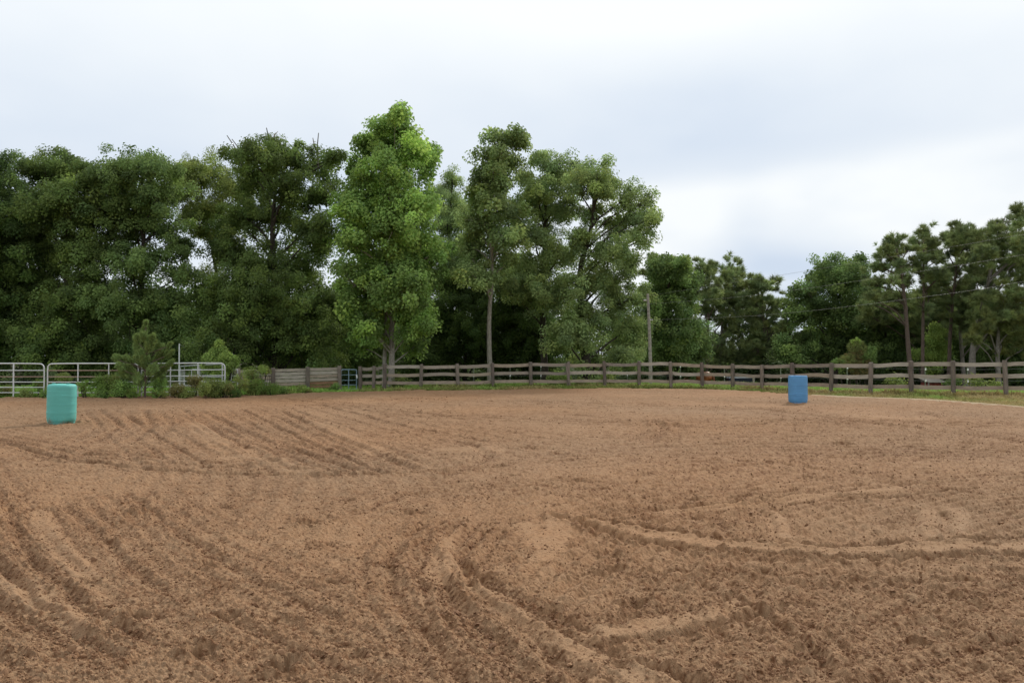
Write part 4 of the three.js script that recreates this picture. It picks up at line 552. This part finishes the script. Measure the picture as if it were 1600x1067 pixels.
// ---------------------------------------------------------------- weeds round the panels, pine sapling, lime sapling
{
  const r = rng(55), d = 29.2, x = (226 - CX) / F * d, root = base('pine_sapling', V(x, G(x, -d), -d), 'young bushy pine sapling standing between two corral panels', 'sapling'), sp = new Spray('pine', 56), geos = [tube([V(x, -0.1, -d), at(227, 560, d), at(227, 506, d)], (t) => lerp(0.045, 0.008, t), 8, 6)];
  for (const [px, py, R] of [[227, 508, 3], [226, 518, 6], [224, 530, 9], [236, 532, 6], [214, 534, 8], [232, 545, 14], [216, 548, 11], [248, 548, 9], [262, 541, 3], [260, 556, 8], [245, 562, 14], [222, 565, 16], [204, 566, 10], [190, 565, 8], [182, 562, 4], [206, 580, 14], [235, 582, 16], [255, 578, 10], [218, 598, 16], [200, 590, 13], [242, 595, 14], [226, 570, 16], [190, 578, 9], [262, 570, 8]]) {
    const c = at(px, py, d + (r() - 0.5) * 0.5), rr = R * 0.72 * d / F, out = V(c.x - x, (py > 555 ? 0.08 : py < 540 ? 0.9 : 0.4) + Math.abs(c.x - x) * 0.35, (r() - 0.5) * 0.6).normalize(); geos.push(tube([V(x, Math.max(0, c.y - 0.3), -d), c], 0.012, 2, 4, false));
    for (let b = 0, B = Math.round(5 + R * 1.3); b < B; b++) { const s0 = c.clone().addScaledVector(rs(r), rr * 0.7), dir = out.clone().add(V((r() - 0.5) * 0.9, 0.25 + 0.5 * r(), (r() - 0.5) * 0.9)).normalize(), L = 0.12 + rr * (0.5 + 0.5 * r()); geos.push(tube([s0, s0.clone().addScaledVector(dir, L)], 0.006, 1, 4, false));
      for (let i = 0; i < 7; i++) sp.put(s0.clone().addScaledVector(dir, L * i / 6), dir.clone().add(V(0, 0.1, 0)), 0.36, TONES.pineYoung, 0.3); }
  }
  partW('trunk', mergeGeometries(geos), BARK.pine, root); sp.build('needles', root, root);
}
bush('sapling', 'bright lime leafy sapling sticking up behind the corral panels', 'sapling', 33, [[342, 585, 12], [342, 538, 5], [345, 548, 7], [335, 553, 8], [352, 556, 8], [325, 562, 9], [340, 566, 12], [360, 568, 9], [350, 575, 12], [366, 562, 4], [326, 574, 9]], 'tulip', 'lime', 351, { sc: 0.5, stem: 1.6, n: 120 });
const WEEDS = [[8, 610, 13, 'olive', 30.0, 'tan green weeds at the left picture edge under the first corral panel'], [62, 600, 13, 'mid', 29.9, 'tall green weed where the first two corral panels meet'], [40, 612, 11, 'olive', 29.3, 'low weed left of the teal barrel top'], [70, 614, 9, 'mid', 29.2, 'dark low weed tucked against the left of the teal barrel'], [100, 588, 11, 'olive', 30.8, 'yellowish weed showing above the teal barrel'], [135, 603, 14, 'mid', 29.3, 'leafy weed just right of the teal barrel'], [160, 596, 18, 'oak', 29.4, 'large leafy weed under the rusty-railed panel'], [158, 614, 13, 'mid', 29.0, 'low green weed at the sand edge right of the teal barrel'], [188, 606, 17, 'mid', 29.1, 'green weed left of the pine sapling foot'], [210, 612, 12, 'oak', 29.0, 'dark weed at the pine sapling foot'], [250, 600, 15, 'mid', 29.3, 'fresh green weed right of the pine sapling foot'], [245, 614, 12, 'mid', 29.0, 'low weed at the sand edge below the third panel'], [276, 606, 13, 'brown', 29.2, 'brownish dry weed in front of the third panel'], [292, 612, 12, 'olive', 29.2, 'olive weed in front of the tall gate frame'], [300, 594, 12, 'brown', 29.8, 'brown-tipped weed beneath the slanting panel'], [322, 602, 17, 'olive', 29.4, 'olive bush in front of the third panel end'], [345, 606, 18, 'oak', 29.6, 'dark bush below the lime sapling'], [372, 598, 20, 'olive', 30.2, 'bushy olive shrub between panels and board fence'], [368, 612, 12, 'shade', 29.8, 'dark low shrub at the sand edge before the olive shrub'], [398, 598, 20, 'oak', 30.8, 'rounded shrub hiding the left end of the board fence'], [390, 580, 12, 'light', 31.2, 'pale leafy shoots above the shrub left of the board fence'], [412, 576, 9, 'light', 31.4, 'pale weed tips over the top of the board fence'], [425, 606, 14, 'oak', 31.2, 'dark shrub before the first board fence post'], [443, 608, 8, 'mid', 31.8, 'small weed ending the shrub row by the board fence'], [478, 608, 6, 'light', 33.2, 'little light green weed at the middle board fence post'], [523, 603, 7, 'mid', 36.6, 'dark green weed at the board fence post next to the gate'], [470, 606, 5, 'olive', 33.6, 'tuft of olive weed before the boards']];
for (const k of ['olive', 'brown', 'mid', 'oak', 'light', 'shade']) TONES['weed_' + k] = TONES[k].map((v, c) => v * [1.2, 1.3, 1.1][c]);
WEEDS.forEach(([px, py, R, tn, d, lab], i) => { const r = rng(600 + i); R *= 0.86; py += 2; const L = [[px, py, R]]; for (let k = 0; k < 3; k++) L.push([px + (r() - 0.5) * R * 2, py + (r() - 0.4) * R * 0.9, R * (0.4 + 0.3 * r()), r() < 0.3 ? 'weed_olive' : r() < 0.2 ? 'weed_brown' : undefined]); bush('weed_bush', lab, 'weed', d, L, r() < 0.3 ? 'twig' : 'weed', 'weed_' + tn, 620 + i, { sc: 0.7, n: 135, stem: 0.8 }); });

// ---------------------------------------------------------------- utility pole and wires
const pole = { d: 41 };
{
  const top = at(1012.6, 459, pole.d), x = (1017 - CX) / F * pole.d, g = G(x, -pole.d), root = base('utility_pole', V(x, g, -pole.d), 'slightly leaning grey wooden utility pole behind the fence', 'utility pole');
  partW('pole', tube([V(x, g - 0.2, -pole.d), top.clone().lerp(V(x, g, -pole.d), 0.5).add(V(0.02, 0, 0)), top], (t) => lerp(0.098, 0.066, t), 12, 10), barkMat(0.42, 0.385, 0.32), root);
  const st = at(1012.6, 470, pole.d); partW('insulator', tube([st.clone().add(V(-0.22, 0.02, 0.05)), st.clone().add(V(-0.08, 0.02, 0.05))], (t) => 0.035 + 0.02 * Math.sin(t * 9), 6, 8), std(rgb(0.5, 0.48, 0.44)), root);
  const s2 = at(1012.8, 500, pole.d); partW('insulator', tube([s2.clone().add(V(0.08, 0, 0.05)), s2.clone().add(V(0.22, 0, 0.05))], (t) => 0.035 + 0.02 * Math.sin(t * 9), 6, 8), std(rgb(0.5, 0.48, 0.44)), root);
}
const wireMat = std(rgb(0.22, 0.225, 0.21), { roughness: 0.5, metalness: 0.2 });
for (const [pts, lab] of [[[[1013, 462], [1200, 433], [1600, 366], [2000, 292]], 'uppermost power line running right from the pole top'], [[[1013, 475], [1180, 461], [1600, 398], [2000, 326]], 'middle power line running right from the pole'], [[[1013, 500], [1210, 491], [1517, 454], [1600, 440], [2000, 372]], 'lowest power line running right from the pole']]) {
  const W = pts.map(([a, b]) => at(a, b, 1 / lerp(1 / 40.9, 1 / 23, (a - 1013) / 987))), root = base('power_line', W[0], lab, 'power line'); partW('wire', tube(W, 0.0042, 60, 5), wireMat, root);
}

// ---------------------------------------------------------------- far things behind the fence
{ // electric wire fence with white insulators
  const px = [740, 797, 845, 915, 980, 1063, 1132, 1220, 1324, 1446, 1512, 1625], P = px.map((a) => { const d = lut(FENCE, a) + 5.5, x = (a - CX) / F * d; return V(x, G(x, -d), -d); });
  const root = base('wire_fence', P[5].clone(), 'thin electric wire fence with white insulators on the pasture behind', 'wire fence'), green = std(rgb(0.16, 0.18, 0.13), { roughness: 0.7 }), white = std(rgb(0.8, 0.8, 0.76), { roughness: 0.5 });
  P.forEach((p, i) => { const H = 1.02; partW('post', tube([p.clone().setY(p.y - 0.1), V(p.x, p.y + H, p.z)], 0.022, 1, 6), green, root); for (const h of [0.95, 0.45]) partW('insulator', tube([V(p.x, p.y + h - 0.045, p.z + 0.04), V(p.x + 0.01, p.y + h + 0.05, p.z + 0.04)], (t) => 0.03 + 0.012 * Math.sin(t * 8), 5, 7), white, root); });
  for (const h of [0.95, 0.45]) partW('wire', tube(P.map((p) => V(p.x, p.y + h, p.z + 0.05)), 0.004, 60, 4), wireMat, root);
}
{ const p = at(1178, 589, 44), g = G(p.x, -44), root = base('wooden_post', V(p.x, g, -44), 'short pale wooden post behind the fence right of the blue trough', 'post'); partW('post_shaft', postGeo(p, g - 0.2, p.y, 0.1, rng(3)), wood(0.36, 0.32, 0.26), root); }
{ // dark blue trough on legs
  const d = 52, a = at(1138, 590, d), b = at(1177, 591, d), cx = (a.x + b.x) / 2, top = a.y, g = G(cx, -d), w = b.x - a.x, root = base('feed_trough', V(cx, g, -d), 'low dark blue feed trough with a pale rim behind the fence', 'trough'), blue = std(rgb(0.012, 0.02, 0.042), { roughness: 0.5 }), pale = std(rgb(0.42, 0.46, 0.48), { roughness: 0.4, metalness: 0.4 });
  const sh = new THREE.Shape([new THREE.Vector2(-0.34, 0.42), new THREE.Vector2(-0.22, 0), new THREE.Vector2(0.22, 0), new THREE.Vector2(0.34, 0.42), new THREE.Vector2(0.31, 0.42), new THREE.Vector2(0.2, 0.04), new THREE.Vector2(-0.2, 0.04), new THREE.Vector2(-0.31, 0.42)]);
  const t = new THREE.ExtrudeGeometry(sh, { depth: w, bevelEnabled: false }); t.rotateY(Math.PI / 2); t.translate(-w / 2, top - 0.44 - g, 0); part('basin', t, blue, root);
  for (const s of [-1, 1]) { const e = new THREE.ExtrudeGeometry(new THREE.Shape([new THREE.Vector2(-0.34, 0.42), new THREE.Vector2(-0.22, 0), new THREE.Vector2(0.22, 0), new THREE.Vector2(0.34, 0.42)]), { depth: 0.03, bevelEnabled: false }); e.rotateY(Math.PI / 2); e.translate(s * (w / 2 + 0.002) - (s > 0 ? 0 : 0.03), top - 0.44 - g, 0); part('end_plate', e, blue, root); part('rim', tube([V(-w / 2 - 0.03, top - g, s * 0.335), V(w / 2 + 0.03, top - g, s * 0.335)], 0.014, 1, 6), pale, root);
    for (const q of [-1, 1]) part('leg', tube([V(s * w * 0.42, top - g - 0.44, q * 0.2), V(s * w * 0.44, -0.05, q * 0.28)], 0.03, 1, 6), blue, root); }
}
{ // red shed
  const d = 48, a = at(1452, 598, d), b = at(1473, 598, d), w = b.x - a.x, top = a.y, cx = (a.x + b.x) / 2, g = G(cx, -d), H = top - g, dep = 0.9, root = base('red_shed', V(cx, g, -d), 'small red wooden animal shed with a grey sloping roof behind the fence', 'shed'), red = [wood(0.25, 0.05, 0.035), wood(0.21, 0.042, 0.03), wood(0.28, 0.06, 0.042)], roofM = [wood(0.30, 0.27, 0.22), wood(0.26, 0.235, 0.2)], N = 5, r = rng(8);
  for (let i = 0; i < N; i++) { const bw = w / N, q = new THREE.BoxGeometry(bw * 0.95, H + 0.02, 0.025); q.translate(-w / 2 + bw * (i + 0.5), H / 2, 0); part('plank', q, red[i % 3], root); const q2 = q.clone(); q2.translate(0, 0, -dep); part('plank', q2, red[(i + 1) % 3], root); }
  for (const s of [-1, 1]) for (let i = 0; i < 4; i++) { const q = new THREE.BoxGeometry(0.025, H - 0.06, dep / 4 * 0.95); q.translate(s * (w / 2 + 0.016), H / 2, -0.015 - dep / 4 * (i + 0.5)); part('plank', q, red[i % 3], root); }
  for (let i = 0; i < 6; i++) { const q = new THREE.BoxGeometry(w * 1.42, 0.03, 0.24); q.rotateX(0.17); q.translate(0, H + 0.05 + 0.036 * i, 0.14 - 0.21 * i); part('roof_board', q, roofM[i % 2], root); }
  for (const s of [-1, 1]) { const q = new THREE.BoxGeometry(0.06, H + 0.04, 0.06); q.translate(s * w * 0.66, H / 2, 0.2); part('corner_post', q, roofM[1], root); }
}
{ // chestnut horse, grazing with its rump towards us
  const N = 72, mc = new MarchingCubes(N, new THREE.MeshStandardMaterial(), false, false, 60000), S = 1.35;   // local space -S..S
  const B = [];   // [ax, ay, az, ra, bx, by, bz, rb] x forward, y up from the ground
  const cap = (a, ra, b, rb) => B.push([...a, ra, ...b, rb]);
  cap([-0.52, 1.12, 0], 0.285, [0.05, 1.06, 0], 0.30); cap([0.05, 1.06, 0], 0.30, [0.50, 1.10, 0], 0.27); cap([-0.62, 1.14, 0], 0.22, [-0.70, 1.02, 0], 0.20); cap([0.46, 1.22, 0], 0.16, [0.30, 1.28, 0], 0.12);
  cap([0.58, 1.14, 0], 0.20, [0.86, 0.84, 0], 0.135); cap([0.86, 0.84, 0], 0.135, [1.03, 0.58, 0.02], 0.105); cap([1.03, 0.58, 0.02], 0.105, [1.08, 0.28, 0.03], 0.065); cap([1.08, 0.28, 0.03], 0.062, [1.07, 0.14, 0.03], 0.058);
  for (const s of [-1, 1]) {
    cap([0.48, 1.0, s * 0.15], 0.15, [0.50, 0.72, s * 0.15], 0.085); cap([0.50, 0.72, s * 0.15], 0.085, [0.52 + s * 0.04, 0.45, s * 0.14], 0.055); cap([0.52 + s * 0.04, 0.45, s * 0.14], 0.052, [0.51 + s * 0.06, 0.14, s * 0.14], 0.038); cap([0.51 + s * 0.06, 0.14, s * 0.14], 0.04, [0.55 + s * 0.06, 0.03, s * 0.14], 0.055);
    cap([-0.56, 1.06, s * 0.14], 0.20, [-0.48, 0.78, s * 0.16], 0.13); cap([-0.48, 0.78, s * 0.16], 0.13, [-0.74 - s * 0.04, 0.54, s * 0.15], 0.06); cap([-0.74 - s * 0.04, 0.54, s * 0.15], 0.058, [-0.70 - s * 0.05, 0.15, s * 0.14], 0.04); cap([-0.70 - s * 0.05, 0.15, s * 0.14], 0.042, [-0.66 - s * 0.05, 0.03, s * 0.14], 0.056);
    cap([0.97, 0.74, s * 0.06], 0.035, [0.93, 0.83, s * 0.085], 0.018);
  }
  const sd = (x, y, z) => { let acc = 0; for (const [ax, ay, az, ra, bx, by, bz, rb] of B) { const dx = bx - ax, dy = by - ay, dz = bz - az, t = clamp(((x - ax) * dx + (y - ay) * dy + (z - az) * dz) / (dx * dx + dy * dy + dz * dz), 0, 1); acc += Math.exp(-26 * (Math.hypot(x - ax - dx * t, y - ay - dy * t, z - az - dz * t) - lerp(ra, rb, t))); } return -Math.log(Math.max(acc, 1e-30)) / 26; };
  mc.isolation = 0; for (let k = 0; k < N; k++) for (let j = 0; j < N; j++) for (let i = 0; i < N; i++) { const x = (i - N / 2) / (N / 2) * S, y = (j - N / 2) / (N / 2) * S + 0.78, z = (k - N / 2) / (N / 2) * S; mc.field[i + j * N + k * N * N] = Math.abs(z) > 0.6 || y < -0.1 || y > 1.65 ? -1 : -sd(x, y, z); }
  mc.update(); const n = mc.count ?? mc.geometry.drawRange.count, g = new THREE.BufferGeometry(); const pa = mc.positionArray.slice(0, n * 3), na = mc.normalArray.slice(0, n * 3);
  for (let i = 0; i < n; i++) { pa[i * 3] *= S; pa[i * 3 + 1] = pa[i * 3 + 1] * S + 0.78; pa[i * 3 + 2] *= S; }
  g.setAttribute('position', new THREE.BufferAttribute(pa, 3)); g.setAttribute('normal', new THREE.BufferAttribute(na, 3));
  const col = new Float32Array(n * 3); for (let i = 0; i < n; i++) { const y = pa[i * 3 + 1], x = pa[i * 3], z = pa[i * 3 + 2], q = 0.9 + 0.2 * noise(x * 5 + 3, y * 5 + z * 4), white = y < 0.13 && x < -0.3 ? 1 : 0; const c = white ? [0.5, 0.45, 0.4] : [0.36 * q, 0.125 * q, 0.038 * q]; col.set(c, i * 3); } g.setAttribute('color', new THREE.BufferAttribute(col, 3));
  const d = 54, x = (1092 - CX) / F * d, gy = G(x, -d), root = base('horse', V(x, gy, -d), 'chestnut horse grazing behind the fence with its rump to the right', 'horse'); root.rotation.y = Math.PI - 0.5;
  const hide = new THREE.MeshPhysicalMaterial({ vertexColors: true, roughness: 0.5, sheen: 0.3, sheenRoughness: 0.5, sheenColor: rgb(0.5, 0.25, 0.1) });
  part('body', g, hide, root);
  const hair = std(rgb(0.20, 0.075, 0.028), { roughness: 0.8 });
  part('tail', tube([V(-0.84, 1.22, 0), V(-0.95, 1.05, 0.01), V(-0.97, 0.75, 0.02), V(-0.93, 0.42, 0.01)], (t) => 0.03 + 0.06 * Math.sin(Math.PI * (0.15 + 0.8 * t)), 10, 8), hair, root);
  const mg = []; for (let i = 0; i < 9; i++) { const t = i / 8, p = V(lerp(0.42, 0.95, t), lerp(1.40, 0.86, t), 0.0); mg.push(tube([p, p.clone().add(V(0.03, 0.02, 0.07)), p.clone().add(V(0.02, -0.16, 0.15))], (u) => lerp(0.04, 0.012, u), 4, 5, false)); } part('mane', mergeGeometries(mg), hair, root);
}
scene.traverse((o) => { if (o.isMesh) { o.castShadow = true; o.receiveShadow = true; } });
let TRI = 0; scene.traverse((o) => { if (o.isMesh && !o.isInstancedMesh) TRI += (o.geometry.index ? o.geometry.index.count : o.geometry.attributes.position.count) / 3; });
console.log('sprays', SPRAYS, 'triangles', TRI);
renderer.render(scene, camera);
